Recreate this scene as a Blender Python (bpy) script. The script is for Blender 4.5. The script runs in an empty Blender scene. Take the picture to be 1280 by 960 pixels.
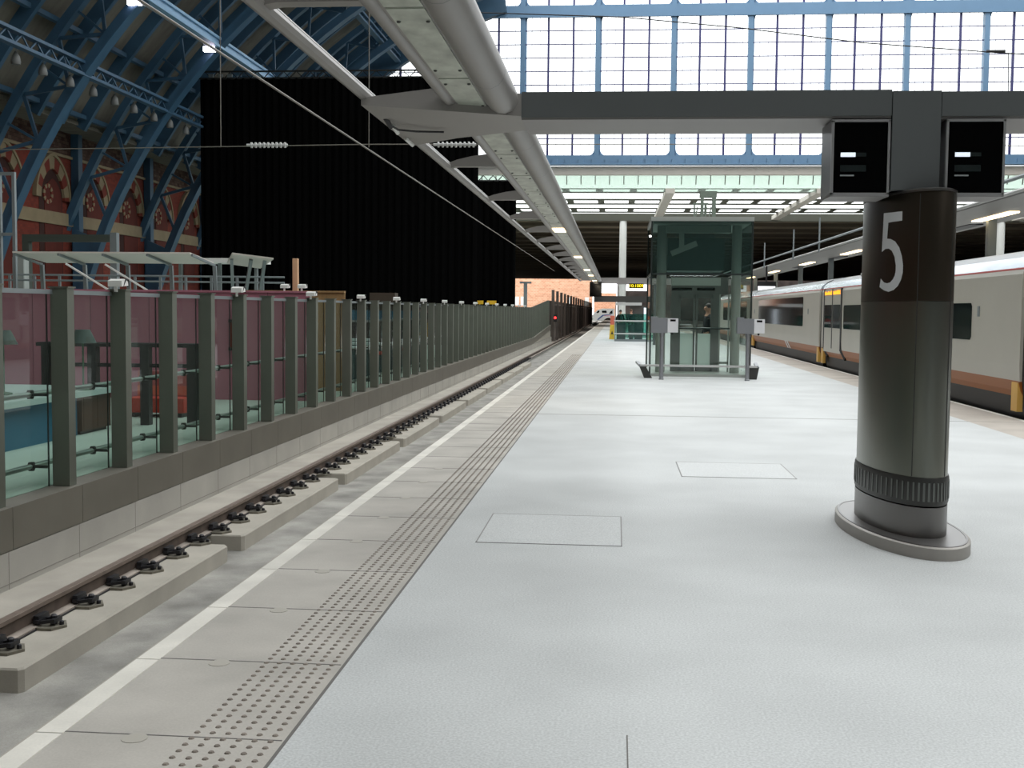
import bpy, bmesh, math, random
from mathutils import Vector, Matrix
random.seed(7)
SC = bpy.context.scene
COL = SC.collection
PI = math.pi

# ------------------------------------------------------------------ helpers
def lin(c):
    out = []
    for v in c[:3]:
        v = v / 255.0
        out.append(v / 12.92 if v <= 0.04045 else ((v + 0.055) / 1.055) ** 2.4)
    return tuple(out) + (1.0,)

MATS = {}
def mat(name, col, rough=0.6, metal=0.0, noise=0.0, scale=6.0, bump=0.0, spec=0.5, fine=0.0, stretch=None):
    """procedural principled material; col in sRGB 0..255"""
    if name in MATS:
        return MATS[name]
    m = bpy.data.materials.new(name)
    m.use_nodes = True
    nt = m.node_tree
    b = nt.nodes['Principled BSDF']
    b.inputs['Roughness'].default_value = rough
    b.inputs['Metallic'].default_value = metal
    b.inputs['Specular IOR Level'].default_value = spec
    c = lin(col)
    b.inputs['Base Color'].default_value = c
    if noise or fine or bump:
        tc = nt.nodes.new('ShaderNodeTexCoord')
        mp = nt.nodes.new('ShaderNodeMapping')
        if stretch:
            mp.inputs['Scale'].default_value = stretch
        nt.links.new(tc.outputs['Object'], mp.inputs['Vector'])
        n = nt.nodes.new('ShaderNodeTexNoise')
        n.inputs['Scale'].default_value = scale
        n.inputs['Detail'].default_value = 6
        nt.links.new(mp.outputs['Vector'], n.inputs['Vector'])
        src = None
        r = nt.nodes.new('ShaderNodeValToRGB')
        r.color_ramp.elements[0].position = 0.3
        r.color_ramp.elements[1].position = 0.7
        lo = tuple(max(0, v * (1 - noise)) for v in c[:3]) + (1,)
        hi = tuple(min(1, v * (1 + noise)) for v in c[:3]) + (1,)
        r.color_ramp.elements[0].color = lo
        r.color_ramp.elements[1].color = hi
        nt.links.new(n.outputs['Fac'], r.inputs['Fac'])
        out = r.outputs['Color']
        if fine:
            n2 = nt.nodes.new('ShaderNodeTexNoise')
            n2.inputs['Scale'].default_value = 90
            n2.inputs['Detail'].default_value = 3
            nt.links.new(tc.outputs['Object'], n2.inputs['Vector'])
            r2 = nt.nodes.new('ShaderNodeValToRGB')
            r2.color_ramp.elements[0].position = 0.35
            r2.color_ramp.elements[1].position = 0.65
            r2.color_ramp.elements[0].color = (1 - fine, 1 - fine, 1 - fine, 1)
            r2.color_ramp.elements[1].color = (1, 1, 1, 1)
            nt.links.new(n2.outputs['Fac'], r2.inputs['Fac'])
            mx = nt.nodes.new('ShaderNodeMix')
            mx.data_type = 'RGBA'
            mx.blend_type = 'MULTIPLY'
            mx.inputs['Factor'].default_value = 1.0
            nt.links.new(out, mx.inputs['A'])
            nt.links.new(r2.outputs['Color'], mx.inputs['B'])
            out = mx.outputs['Result']
        nt.links.new(out, b.inputs['Base Color'])
        if bump:
            bp = nt.nodes.new('ShaderNodeBump')
            bp.inputs['Strength'].default_value = bump
            bp.inputs['Distance'].default_value = 0.02
            nt.links.new(n.outputs['Fac'], bp.inputs['Height'])
            nt.links.new(bp.outputs['Normal'], b.inputs['Normal'])
    MATS[name] = m
    return m

def emit(name, col, strength):
    if name in MATS:
        return MATS[name]
    m = bpy.data.materials.new(name)
    m.use_nodes = True
    b = m.node_tree.nodes['Principled BSDF']
    b.inputs['Base Color'].default_value = lin(col)
    b.inputs['Emission Color'].default_value = lin(col)
    b.inputs['Emission Strength'].default_value = strength
    MATS[name] = m
    return m

def glass(name, tint, gloss=0.9, rough=0.02, ior=1.45, film=0.0, filmcol=(200, 210, 205)):
    """thin pane: tinted transparency plus a fresnel reflection (and an optional diffuse film)"""
    if name in MATS:
        return MATS[name]
    m = bpy.data.materials.new(name)
    m.use_nodes = True
    nt = m.node_tree
    nt.nodes.remove(nt.nodes['Principled BSDF'])
    out = nt.nodes['Material Output']
    tr = nt.nodes.new('ShaderNodeBsdfTransparent')
    tr.inputs['Color'].default_value = lin(tint)
    gl = nt.nodes.new('ShaderNodeBsdfGlossy')
    gl.inputs['Roughness'].default_value = rough
    gl.inputs['Color'].default_value = (gloss, gloss, gloss, 1)
    # Schlick reflection, the same from either side of the pane
    f0 = ((ior - 1) / (ior + 1)) ** 2
    lw = nt.nodes.new('ShaderNodeLayerWeight')
    lw.inputs['Blend'].default_value = 0.5
    pw = nt.nodes.new('ShaderNodeMath')
    pw.operation = 'POWER'
    pw.inputs[1].default_value = 5.0
    nt.links.new(lw.outputs['Facing'], pw.inputs[0])
    fr = nt.nodes.new('ShaderNodeMath')
    fr.operation = 'MULTIPLY_ADD'
    fr.inputs[1].default_value = min(0.85, f0 * 20)
    fr.inputs[2].default_value = f0 * 1.6
    nt.links.new(pw.outputs[0], fr.inputs[0])
    mx = nt.nodes.new('ShaderNodeMixShader')
    base = tr.outputs[0]
    if film:
        df = nt.nodes.new('ShaderNodeBsdfDiffuse')
        df.inputs['Color'].default_value = lin(filmcol)
        m2 = nt.nodes.new('ShaderNodeMixShader')
        m2.inputs[0].default_value = film
        nt.links.new(tr.outputs[0], m2.inputs[1])
        nt.links.new(df.outputs[0], m2.inputs[2])
        base = m2.outputs[0]
    nt.links.new(fr.outputs[0], mx.inputs[0])
    nt.links.new(base, mx.inputs[1])
    nt.links.new(gl.outputs[0], mx.inputs[2])
    nt.links.new(mx.outputs[0], out.inputs['Surface'])
    MATS[name] = m
    return m

class MB:
    def __init__(s):
        s.v, s.f, s.m = [], [], []
        s.mi = 0
        s.smooth = False
    def add(s, vs, fs):
        b = len(s.v)
        s.v += [tuple(p) for p in vs]
        for f in fs:
            s.f.append(tuple(i + b for i in f))
            s.m.append(s.mi)
        return s
    def box(s, x0, x1, y0, y1, z0, z1):
        return s.add([(x0, y0, z0), (x1, y0, z0), (x1, y1, z0), (x0, y1, z0), (x0, y0, z1), (x1, y0, z1), (x1, y1, z1), (x0, y1, z1)],
                     [(0, 3, 2, 1), (4, 5, 6, 7), (0, 1, 5, 4), (1, 2, 6, 5), (2, 3, 7, 6), (3, 0, 4, 7)])
    def bbox(s, x0, x1, y0, y1, z0, z1, b=0.02):
        """box with chamfered vertical and top edges"""
        def ring(i, z):
            return [(x0 + i, y0 + b, z), (x0 + b, y0 + i, z), (x1 - b, y0 + i, z), (x1 - i, y0 + b, z),
                    (x1 - i, y1 - b, z), (x1 - b, y1 - i, z), (x0 + b, y1 - i, z), (x0 + i, y1 - b, z)]
        def ring2(z):
            q = b
            return [(x0 + q, y0 + 1.4 * q, z), (x0 + 1.4 * q, y0 + q, z), (x1 - 1.4 * q, y0 + q, z), (x1 - q, y0 + 1.4 * q, z),
                    (x1 - q, y1 - 1.4 * q, z), (x1 - 1.4 * q, y1 - q, z), (x0 + 1.4 * q, y1 - q, z), (x0 + q, y1 - 1.4 * q, z)]
        return s.loft([ring(0, z0), ring(0, z1 - b), ring2(z1)], True)
    def bar(s, p0, p1, w, h, up=(0, 0, 1)):
        p0, p1 = Vector(p0), Vector(p1)
        d = (p1 - p0).normalized()
        u = Vector(up)
        if abs(d.dot(u)) > 0.99:
            u = Vector((0, 1, 0))
        sx = d.cross(u).normalized() * (w / 2)
        sy = sx.cross(d).normalized() * (h / 2)
        vs = [p + a * sx + b * sy for p in (p0, p1) for a, b in ((-1, -1), (1, -1), (1, 1), (-1, 1))]
        return s.add(vs, [(0, 3, 2, 1), (4, 5, 6, 7), (0, 1, 5, 4), (1, 2, 6, 5), (2, 3, 7, 6), (3, 0, 4, 7)])
    def tube(s, p0, p1, r, n=8, r2=None):
        p0, p1 = Vector(p0), Vector(p1)
        r2 = r if r2 is None else r2
        d = (p1 - p0).normalized()
        u = Vector((0, 0, 1)) if abs(d.z) < 0.9 else Vector((0, 1, 0))
        a = d.cross(u).normalized()
        b = a.cross(d)
        r0 = [p0 + r * (a * math.cos(2 * PI * k / n) + b * math.sin(2 * PI * k / n)) for k in range(n)]
        r1 = [p1 + r2 * (a * math.cos(2 * PI * k / n) + b * math.sin(2 * PI * k / n)) for k in range(n)]
        return s.loft([r0, r1], True)
    def path(s, pts, r, n=6):
        for a, b in zip(pts, pts[1:]):
            s.tube(a, b, r, n)
        return s
    def loft(s, rings, cap=True, closed=True):
        b = len(s.v)
        n = len(rings[0])
        vs = [p for r in rings for p in r]
        fs = []
        for i in range(len(rings) - 1):
            for k in range(n if closed else n - 1):
                k2 = (k + 1) % n
                fs.append((i * n + k, i * n + k2, (i + 1) * n + k2, (i + 1) * n + k))
        if cap:
            fs.append(tuple(reversed(range(n))))
            fs.append(tuple((len(rings) - 1) * n + k for k in range(n)))
        return s.add(vs, fs)
    def lathe(s, c, prof, n=16):
        rings = [[(c[0] + r * math.cos(2 * PI * k / n), c[1] + r * math.sin(2 * PI * k / n), c[2] + z) for k in range(n)] for r, z in prof]
        return s.loft(rings, True)
    def prism(s, poly, axis, lo, hi):
        """poly of 2-D points; axis 'x': (y,z), 'y': (x,z), 'z': (x,y)"""
        def P(a, b, t):
            return (t, a, b) if axis == 'x' else ((a, t, b) if axis == 'y' else (a, b, t))
        return s.loft([[P(a, b, lo) for a, b in poly], [P(a, b, hi) for a, b in poly]], True)
    def quad(s, a, b, c, d):
        return s.add([a, b, c, d], [(0, 1, 2, 3)])
    def ball(s, c, rx, ry, rz, n=10, m=7):
        rings = []
        for i in range(1, m):
            t = PI * i / m
            rings.append([(c[0] + rx * math.sin(t) * math.cos(2 * PI * k / n), c[1] + ry * math.sin(t) * math.sin(2 * PI * k / n), c[2] - rz * math.cos(t)) for k in range(n)])
        return s.loft(rings, True)
    def build(s, name, m, parent=None, smooth=None):
        me = bpy.data.meshes.new(name)
        me.from_pydata(s.v, [], s.f)
        ms = m if isinstance(m, (list, tuple)) else [m]
        for q in ms:
            me.materials.append(q)
        if len(ms) > 1:
            me.polygons.foreach_set('material_index', s.m)
        bm = bmesh.new()
        bm.from_mesh(me)
        bmesh.ops.recalc_face_normals(bm, faces=bm.faces)
        bm.to_mesh(me)
        bm.free()
        if s.smooth if smooth is None else smooth:
            me.polygons.foreach_set('use_smooth', [True] * len(me.polygons))
            me.set_sharp_from_angle(angle=math.radians(40))
        me.update()
        o = bpy.data.objects.new(name, me)
        COL.objects.link(o)
        if parent is not None:
            o.parent = parent
            if parent.type == 'EMPTY':
                o.location = -Vector(parent.location)
        return o

def tag(o, label=None, cat=None, group=None, kind=None):
    if label: o['label'] = label
    if cat: o['category'] = cat
    if group: o['group'] = group
    if kind: o['kind'] = kind
    return o
def thing(name, label, cat, loc=(0, 0, 0), group=None):
    o = bpy.data.objects.new(name, None)
    o.empty_display_size = 0.1
    COL.objects.link(o)
    o.location = loc
    return tag(o, label, cat, group)
def struct(name, mb, m, parent=None, smooth=False, label=None):
    o = mb.build(name, m, parent, smooth)
    if parent is None:
        o['kind'] = 'structure'
    if label: o['label'] = label
    return o
def copy_tree(o, parent=None):
    c = o.copy()
    COL.objects.link(c)
    if parent is not None:
        c.parent = parent
    for ch in list(o.children):
        copy_tree(ch, c)
    return c

ONES = ['', 'first', 'second', 'third', 'fourth', 'fifth', 'sixth', 'seventh', 'eighth', 'ninth', 'tenth', 'eleventh', 'twelfth',
        'thirteenth', 'fourteenth', 'fifteenth', 'sixteenth', 'seventeenth', 'eighteenth', 'nineteenth', 'twentieth']
def nth(n):
    return ONES[n] if n <= 20 else 'twenty-' + ONES[n - 20]

def text_mesh(name, s, size, m, parent, loc, rot=(PI / 2, 0, 0), depth=0.002):
    cu = bpy.data.curves.new(name, 'FONT')
    cu.body = s
    cu.size = size
    cu.extrude = depth
    cu.align_x = 'CENTER'
    cu.align_y = 'CENTER'
    tmp = bpy.data.objects.new('tmp', cu)
    COL.objects.link(tmp)
    bpy.context.view_layer.update()
    me = bpy.data.meshes.new_from_object(tmp.evaluated_get(bpy.context.evaluated_depsgraph_get()))
    bpy.data.objects.remove(tmp)
    me.materials.clear()
    me.materials.append(m)
    me.transform(Matrix.Translation(loc) @ Matrix.Rotation(rot[2], 4, 'Z') @ Matrix.Rotation(rot[0], 4, 'X'))
    o = bpy.data.objects.new(name, me)
    COL.objects.link(o)
    if parent is not None:
        o.parent = parent
        if parent.type == 'EMPTY':
            o.location = -Vector(parent.location)
    return o

# ------------------------------------------------------------------ materials
M_FLOOR = mat('platform_terrazzo', (208, 211, 210), 0.75, 0, 0.09, 0.8, 0.02, 0.3, fine=0.22)
M_COVER = mat('cover_terrazzo', (215, 218, 217), 0.75, 0, 0.03, 0.8, 0.02, 0.3, fine=0.22)
M_COPE = mat('coping_concrete', (186, 182, 174), 0.8, 0, 0.14, 1.6, 0.05, 0.3, fine=0.08)
M_DOME = mat('tactile_dome', (136, 127, 117), 0.8, 0, 0.2, 4)  # dark tone holds both the stains and the painted shading of the domes
M_WHITE = mat('worn_white_paint', (224, 221, 211), 0.7, 0, 0.12, 2.5, fine=0.05)
M_JOINT = mat('dark_joint', (112, 110, 106), 0.9)
M_COVERJ = mat('cover_joint', (150, 150, 148), 0.9)
M_BED = mat('trackbed_concrete', (156, 154, 148), 0.85, 0, 0.32, 1.7, 0.1, 0.2, fine=0.14)
M_PLINTH = mat('plinth_concrete', (176, 171, 160), 0.85, 0, 0.1, 2.0, 0.05, 0.2, fine=0.06)
M_CONC = mat('panel_concrete', (172, 169, 161), 0.85, 0, 0.1, 1.2, 0.04, 0.2, fine=0.05)
M_RAIL = mat('rusty_rail', (168, 158, 148), 0.55, 0.35, 0.25, 5)
M_RAILTOP = mat('rail_head', (122, 108, 98), 0.5, 0.2, 0.15, 8)
M_WEB = mat('rail_web_shade', (84, 72, 64), 0.7, 0.1, 0.3, 6)
M_CLIP = mat('black_clip', (38, 38, 42), 0.45, 0.2)
M_CLIPPLATE = mat('clip_base_plate', (120, 116, 104), 0.6, 0.3, 0.2, 20)
M_STEEL = mat('fence_steel', (112, 112, 104), 0.38, 0.75, 0.08, 2, stretch=(1, 1, 0.2))
M_FPOST = mat('fence_post_steel', (116, 120, 110), 0.42, 0.55, 0.06, 2)
M_FPANEL = mat('fence_base_panel', (140, 136, 126), 0.42, 0.6, 0.08, 1.5)
M_GLASS = glass('fence_glass', (208, 223, 215), 0.8, film=0.035)
M_FROST = mat('rail_tube_steel', (150, 165, 158), 0.3, 0.8)
M_DKFIT = mat('dark_fitting', (60, 62, 60), 0.5, 0.5)
M_PILLAR = mat('brushed_pillar_steel', (126, 128, 120), 0.31, 1.0, 0.05, 3, stretch=(1, 1, 0.05))
M_PILLARTOP = mat('pillar_top_reflected_dark', (74, 67, 58), 0.36, 0.85, 0.06, 2, stretch=(1, 1, 0.05))  # upper shaft darkened in colour for the dim ceiling it mirrors
M_PFOOT = mat('pillar_foot_steel', (122, 120, 118), 0.35, 0.9, 0.05, 3)
M_PVENT = mat('pillar_vent', (74, 74, 72), 0.45, 0.6)
M_PBASE = mat('pillar_base_metal', (168, 164, 158), 0.5, 0.4, 0.06, 4)
M_SIGNWHITE = mat('sign_white', (222, 224, 226), 0.5)
M_BEAM = mat('beam_paint', (90, 94, 94), 0.55, 0.1, 0.03, 1)
M_BEAMUND = mat('beam_underside', (136, 133, 131), 0.55, 0.1, 0.03, 1)
M_CANOPY = mat('canopy_metal', (132, 129, 125), 0.45, 0.25, 0.04, 1.5)
M_CANEDGE = mat('canopy_edge', (190, 188, 184), 0.35, 0.4)
M_PANELGL = mat('dirty_soffit_glass', (158, 164, 152), 0.3, 0.0, 0.38, 9, stretch=(1, 0.5, 1))
M_BLACKSCR = mat('black_screen', (6, 6, 7), 0.08)
M_CASE = mat('display_case', (165, 165, 165), 0.4, 0.5)
M_SIDE = mat('display_side', (92, 90, 92), 0.3, 0.7)
M_CURTAIN = mat('black_curtain', (5, 5, 5), 0.95, spec=0.05)
M_TRUSSBLK = mat('black_truss', (20, 20, 20), 0.6)
M_BLUE = mat('station_blue', (54, 86, 110), 0.5, 0.0, 0.1, 1.2)
M_BLUELT = mat('station_blue_light', (128, 166, 196), 0.5, 0.0, 0.06, 1.2)
M_BLUEG = mat('gable_blue', (98, 132, 162), 0.5, 0.0, 0.05, 1.0)
M_BLUEDK = mat('gable_bar_blue', (52, 52, 104), 0.5)
M_BOARD = mat('roof_boards', (100, 96, 86), 0.85, 0, 0.2, 1.0, stretch=(1, 3, 1))
M_PANE = glass('window_pane', (250, 252, 252), 0.5)
M_CREAM = mat('cream_stone', (132, 118, 92), 0.8, 0, 0.1, 2)
M_RED = mat('red_brick_plain', (106, 38, 25), 0.85, 0, 0.1, 2)
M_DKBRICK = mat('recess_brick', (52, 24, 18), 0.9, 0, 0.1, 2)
M_LOUV = mat('fascia_cream', (216, 210, 200), 0.7, 0, 0.04, 1)
M_GRNGL = glass('green_glazing', (222, 233, 226), 0.3, ior=1.05, film=0.3, filmcol=(224, 232, 226))
M_SKYPANE = glass('skylight_pane', (250, 252, 250), 0.3, ior=1.02)
M_BAR = mat('skylight_bar', (104, 106, 94), 0.6)
M_SOFFIT = mat('dark_soffit', (128, 116, 98), 0.85, 0, 0.25, 0.3, stretch=(0.1, 1, 1))
M_WCOL = mat('white_column', (246, 246, 242), 0.5)
M_TRAINW = mat('train_white', (184, 180, 168), 0.38, 0.0, 0.03, 1)
M_TRAINY = mat('train_yellow', (158, 90, 28), 0.45)
M_TRAINR = mat('train_red', (176, 62, 54), 0.5)
M_TRAINBK = mat('train_black', (16, 15, 18), 0.5)
M_TRAINRF = mat('train_roof', (92, 94, 94), 0.28, 0.6, 0.15, 1.2, stretch=(1, 0.3, 1))
M_TRAINCV = mat('train_cove', (206, 216, 224), 0.2, 0.5, 0.2, 1.0, stretch=(1, 0.5, 3))
M_TRAINWIN = mat('train_window', (12, 17, 20), 0.06, 0.0)
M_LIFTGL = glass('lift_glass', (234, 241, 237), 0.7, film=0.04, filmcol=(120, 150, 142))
M_LIFTGLD = glass('lift_glass_upper', (188, 206, 200), 0.7, film=0.25, filmcol=(66, 88, 84))  # dark film colour stands in for reflections on the upper glass
M_FROSTGL = mat('frosted_green_glass', (222, 238, 230), 0.4)
M_LIFTGREY = mat('lift_grey', (160, 164, 158), 0.45, 0.3)
M_LIFTDOOR = mat('lift_door_grey', (104, 106, 102), 0.5, 0.3)
M_LIFTDK = mat('lift_dark_frame', (44, 52, 50), 0.4, 0.4)
M_BOXST = mat('control_box_steel', (150, 152, 156), 0.35, 0.7)
M_PANELW = mat('control_panel_pale', (212, 212, 214), 0.5)
M_PINK = mat('pink_board', (166, 104, 120), 0.8, 0, 0.05, 1)
M_TAN = mat('tan_timber', (150, 120, 80), 0.8, 0, 0.12, 3, stretch=(4, 4, 0.6))
M_TEAL = mat('teal_panel', (22, 98, 128), 0.5, 0, 0.05, 1)
M_TOP = mat('pale_worktop', (176, 196, 192), 0.4)
M_BROWN = mat('brown_wood', (74, 46, 28), 0.6, 0, 0.2, 3, stretch=(1, 1, 6))
M_BLKWOOD = mat('black_wood', (22, 20, 22), 0.5)
M_SHADE = mat('green_shade', (18, 52, 46), 0.6)
M_STEM = mat('green_stem', (70, 110, 84), 0.4, 0.4)
M_REDSOFA = mat('red_fabric', (178, 52, 34), 0.8)
M_REDPALE = mat('rose_fabric', (170, 92, 92), 0.8)
M_CONCOURSE = mat('concourse_floor', (184, 200, 190), 0.5, 0, 0.06, 1)
M_WHITEMET = mat('white_metal', (228, 228, 224), 0.45, 0.1)
M_GREYMET = mat('grey_metal', (138, 146, 148), 0.45, 0.4)
M_SHELTER = mat('shelter_roof', (212, 206, 198), 0.5)
M_PORTAL = mat('portal_grey_green', (72, 80, 74), 0.55, 0.2)
M_WIRE = mat('wire', (120, 116, 108), 0.5, 0.5)
M_INSUL = mat('insulator', (190, 190, 188), 0.4)
M_DARKSCR = mat('dark_screen_panel', (64, 56, 50), 0.6, 0.1, 0.15, 0.4)
M_SCRPOST = mat('dark_screen_post', (104, 94, 88), 0.55, 0.2)
M_FARGLASS = glass('balustrade_glass', (176, 214, 204), 0.8, film=0.08, filmcol=(70, 130, 125))
M_YELLOW = mat('yellow_plastic', (232, 184, 40), 0.5)
M_ORANGE = mat('orange_red_board', (206, 108, 84), 0.6)
E_LAMP = emit('warm_lamp', (255, 226, 180), 4.0)
E_PANEL = emit('white_sign_light', (250, 250, 255), 1.5)
E_LED = emit('yellow_led', (250, 222, 30), 1.3)
E_ORANGE = emit('orange_led', (255, 160, 30), 1.6)
E_RED = emit('red_signal', (255, 40, 40), 6)
E_SPOT = emit('spot_glow', (250, 236, 255), 8)
E_REFLECT_POSTER = emit('reflection_poster_glow', (225, 235, 245), 0.8)  # glow shared by painted screen reflections and the kiosk poster
M_DIMREFLECT = mat('screen_reflection_dim', (30, 38, 38), 0.3)
M_MIDREFLECT = mat('screen_reflection_mid', (150, 155, 155), 0.4)

def brick_mat(name, c1, c2, mortar, scale=1.0, wall='x'):
    m = bpy.data.materials.new(name)
    m.use_nodes = True
    nt = m.node_tree
    b = nt.nodes['Principled BSDF']
    b.inputs['Roughness'].default_value = 0.9
    tc = nt.nodes.new('ShaderNodeTexCoord')
    sp = nt.nodes.new('ShaderNodeSeparateXYZ')
    cb = nt.nodes.new('ShaderNodeCombineXYZ')
    nt.links.new(tc.outputs['Object'], sp.inputs[0])
    nt.links.new(sp.outputs['Y' if wall == 'x' else 'X'], cb.inputs['X'])
    nt.links.new(sp.outputs['Z'], cb.inputs['Y'])
    bt = nt.nodes.new('ShaderNodeTexBrick')
    bt.inputs['Scale'].default_value = scale
    bt.inputs['Color1'].default_value = lin(c1)
    bt.inputs['Color2'].default_value = lin(c2)
    bt.inputs['Mortar'].default_value = lin(mortar)
    bt.inputs['Mortar Size'].default_value = 0.012
    nt.links.new(cb.outputs[0], bt.inputs['Vector'])
    nt.links.new(bt.outputs['Color'], b.inputs['Base Color'])
    return m
M_BRICK = brick_mat('red_brick', (118, 44, 28), (98, 35, 22), (88, 48, 36), 2.2)
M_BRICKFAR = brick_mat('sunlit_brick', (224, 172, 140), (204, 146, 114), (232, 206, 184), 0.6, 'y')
M_DIAPER = brick_mat('patterned_brick', (62, 30, 24), (96, 76, 64), (40, 26, 22), 1.6)

# ------------------------------------------------------------------ platform
def seam(mb, x0, x1, y0, y1, z=0.0):
    mb.box(x0, x1, y0, y1, z - 0.003, z + 0.0015)

platform = struct('floor', MB().box(-1.23, 5.45, -14, 295, -1.2, 0.0), M_FLOOR)
seams = MB()
seam(seams, -1.23, 5.45, 18.42, 18.45)
seam(seams, 0.066, 0.071, -2, 4.45)
seam(seams, -1.236, -1.222, -2, 60)
seams.build('expansion_joint', M_JOINT, platform)

cope = struct('trim_1', MB().box(-2.21, -1.23, -14, 295, -0.35, 0.0).box(-2.1, -1.23, -14, 295, -1.2, -0.35), M_COPE)
js = MB()
y = 4.22 - 0.95 * 4
while y < 46:
    seam(js, -2.11, -1.245, y - 0.003, y + 0.004)
    y += 0.955
js.build('slab_joint', M_JOINT, cope)
sk = MB()
for k in range(0, 9):
    yy = 4.2 + 0.955 * k
    sk.lathe((-1.81, yy, -0.002), [(0.05, 0), (0.05, 0.004), (0.043, 0.0045)], 14)
sk.build('socket_cap', mat('socket_filler', (178, 174, 164), 0.8), cope)
dm = MB()
nrow = int((44 - 0) / 0.064)
for r in range(nrow):
    yy = 0.0 + r * 0.064
    for c in range(6):
        xx = -1.595 + c * 0.062 + (0.0)
        n = 7
        rb, rt, h = 0.0135, 0.009, 0.005
        b = len(dm.v)
        for k in range(n):
            a = 2 * PI * k / n
            dm.v.append((xx + rb * math.cos(a), yy + rb * math.sin(a), 0.0))
        for k in range(n):
            a = 2 * PI * k / n
            dm.v.append((xx + rt * math.cos(a), yy + rt * math.sin(a), h))
        for k in range(n):
            k2 = (k + 1) % n
            dm.f.append((b + k, b + k2, b + n + k2, b + n + k)); dm.m.append(0)
        dm.f.append(tuple(b + n + k for k in range(n))); dm.m.append(0)
o = dm.build('tactile_domes', M_DOME, cope)
o['kind'] = 'stuff'
wl = MB()
y = -4.38
while y < 120:
    wl.box(-2.212, -2.105, y + 0.005, y + 0.950, -0.05, 0.002)
    y += 0.955
wl.box(-2.212, -2.105, y, 290, -0.05, 0.002)
wl.build('white_edge_line', M_WHITE, cope)

copeR = struct('trim_2', MB().box(5.45, 6.42, -14, 295, -1.2, 0.0), mat('right_coping', (186, 178, 168), 0.8, 0, 0.1, 1.5, fine=0.05))
MB().box(6.33, 6.425, -14, 290, -0.05, 0.002).build('white_edge_line', M_WHITE, copeR)
jr = MB()
for k in range(14):
    seam(jr, 5.45, 6.33, 3.0 + 3.86 * k, 3.012 + 3.86 * k)
jr.build('slab_joint', M_JOINT, copeR)

def cover(x0, x1, y0, y1, label):
    t = thing('access_cover', label, 'floor cover', ((x0 + x1) / 2, (y0 + y1) / 2, 0.0))
    MB().box(x0 + 0.008, x1 - 0.008, y0 + 0.008, y1 - 0.008, -0.02, 0.003).build('cover_plate', M_COVER, t)
    w = 0.010
    MB().box(x0, x1, y0, y0 + w, -0.01, 0.0038).box(x0, x1, y1 - w, y1, -0.01, 0.0038).box(x0, x0 + w, y0, y1, -0.01, 0.0038).box(x1 - w, x1, y0, y1, -0.01, 0.0038).build('cover_frame', M_COVERJ, t)
cover(-0.97, 0.07, 8.10, 9.28, 'large square access cover flush in the platform floor, nearer the camera')
cover(0.68, 1.82, 11.66, 12.80, 'access cover flush in the platform floor, farther one left of the number column')

# ------------------------------------------------------------------ track
bed = struct('trackbed', MB().box(-5.6, -2.1, -14, 300, -1.4, -1.13), M_BED)
MB().box(-3.5, -2.75, -14, 300, -1.13, -0.95).build('near_plinth', M_PLINTH, bed)

kerb = struct('baseboard_left', MB().box(-5.75, -5.5, -14, 100, -1.3, -0.6), M_CONC)
kb = MB()
kb.box(-5.505, -5.497, -14, 98, -0.905, -0.897)
for k in range(-8, 62):
    yy = 11.45 + 1.405 * k
    kb.box(-5.505, -5.498, yy - 0.004, yy + 0.004, -1.0, -0.6)
kb.build('panel_joint', mat('kerb_joint', (136, 133, 126), 0.9), kerb)
MB().box(-5.52, -4.85, -14, 98, -1.13, -0.953).build('kerb_foot', mat('kerb_strip', (164, 159, 149), 0.85, 0, 0.14, 1.6, fine=0.06), kerb)

blocks = [(3.2, 7.45), (7.80, 12.30), (12.78, 17.40), (17.88, 22.5), (22.98, 27.6), (28.1, 32.7), (33.2, 37.8), (38.3, 42.9), (43.4, 48), (48.5, 53.1), (53.6, 58.2)]
bl = ['nearest pale concrete track plinth, cut off by the frame at the lower left']
for i, (y0, y1) in enumerate(blocks):
    dx = 0.0 if i % 2 else 0.0
    mb = MB()
    c = 0.10
    y0b, y1b = y0 + 0.02, y1 - 0.02
    # chamfered corner block
    poly = [(-4.845, y0b), (-4.20 - c * 0.3, y0b), (-4.20, y0b + c * 0.4), (-4.20, y1b - c * 0.4), (-4.20 - c * 0.3, y1b), (-4.845, y1b)]
    lo = [(a, b, -1.13) for a, b in poly]
    mid = [(a, b, -0.965) for a, b in poly]
    cx, cy = -4.5, (y0 + y1) / 2
    top = [(a + (0.012 if a < cx else -0.012), b + (0.012 if b < cy else -0.012), -0.95) for a, b in poly]
    mb.loft([lo, mid, top])
    o = mb.build('track_plinth', M_PLINTH)
    if i == 0:
        lb = 'nearest pale concrete plinth under the rail, cut off by the lower left frame corner'
    else:
        lb = '%s pale concrete plinth block under the rail, counting away from the camera' % nth(i + 1)
    tag(o, lb, 'concrete block', 'track plinths')

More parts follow.
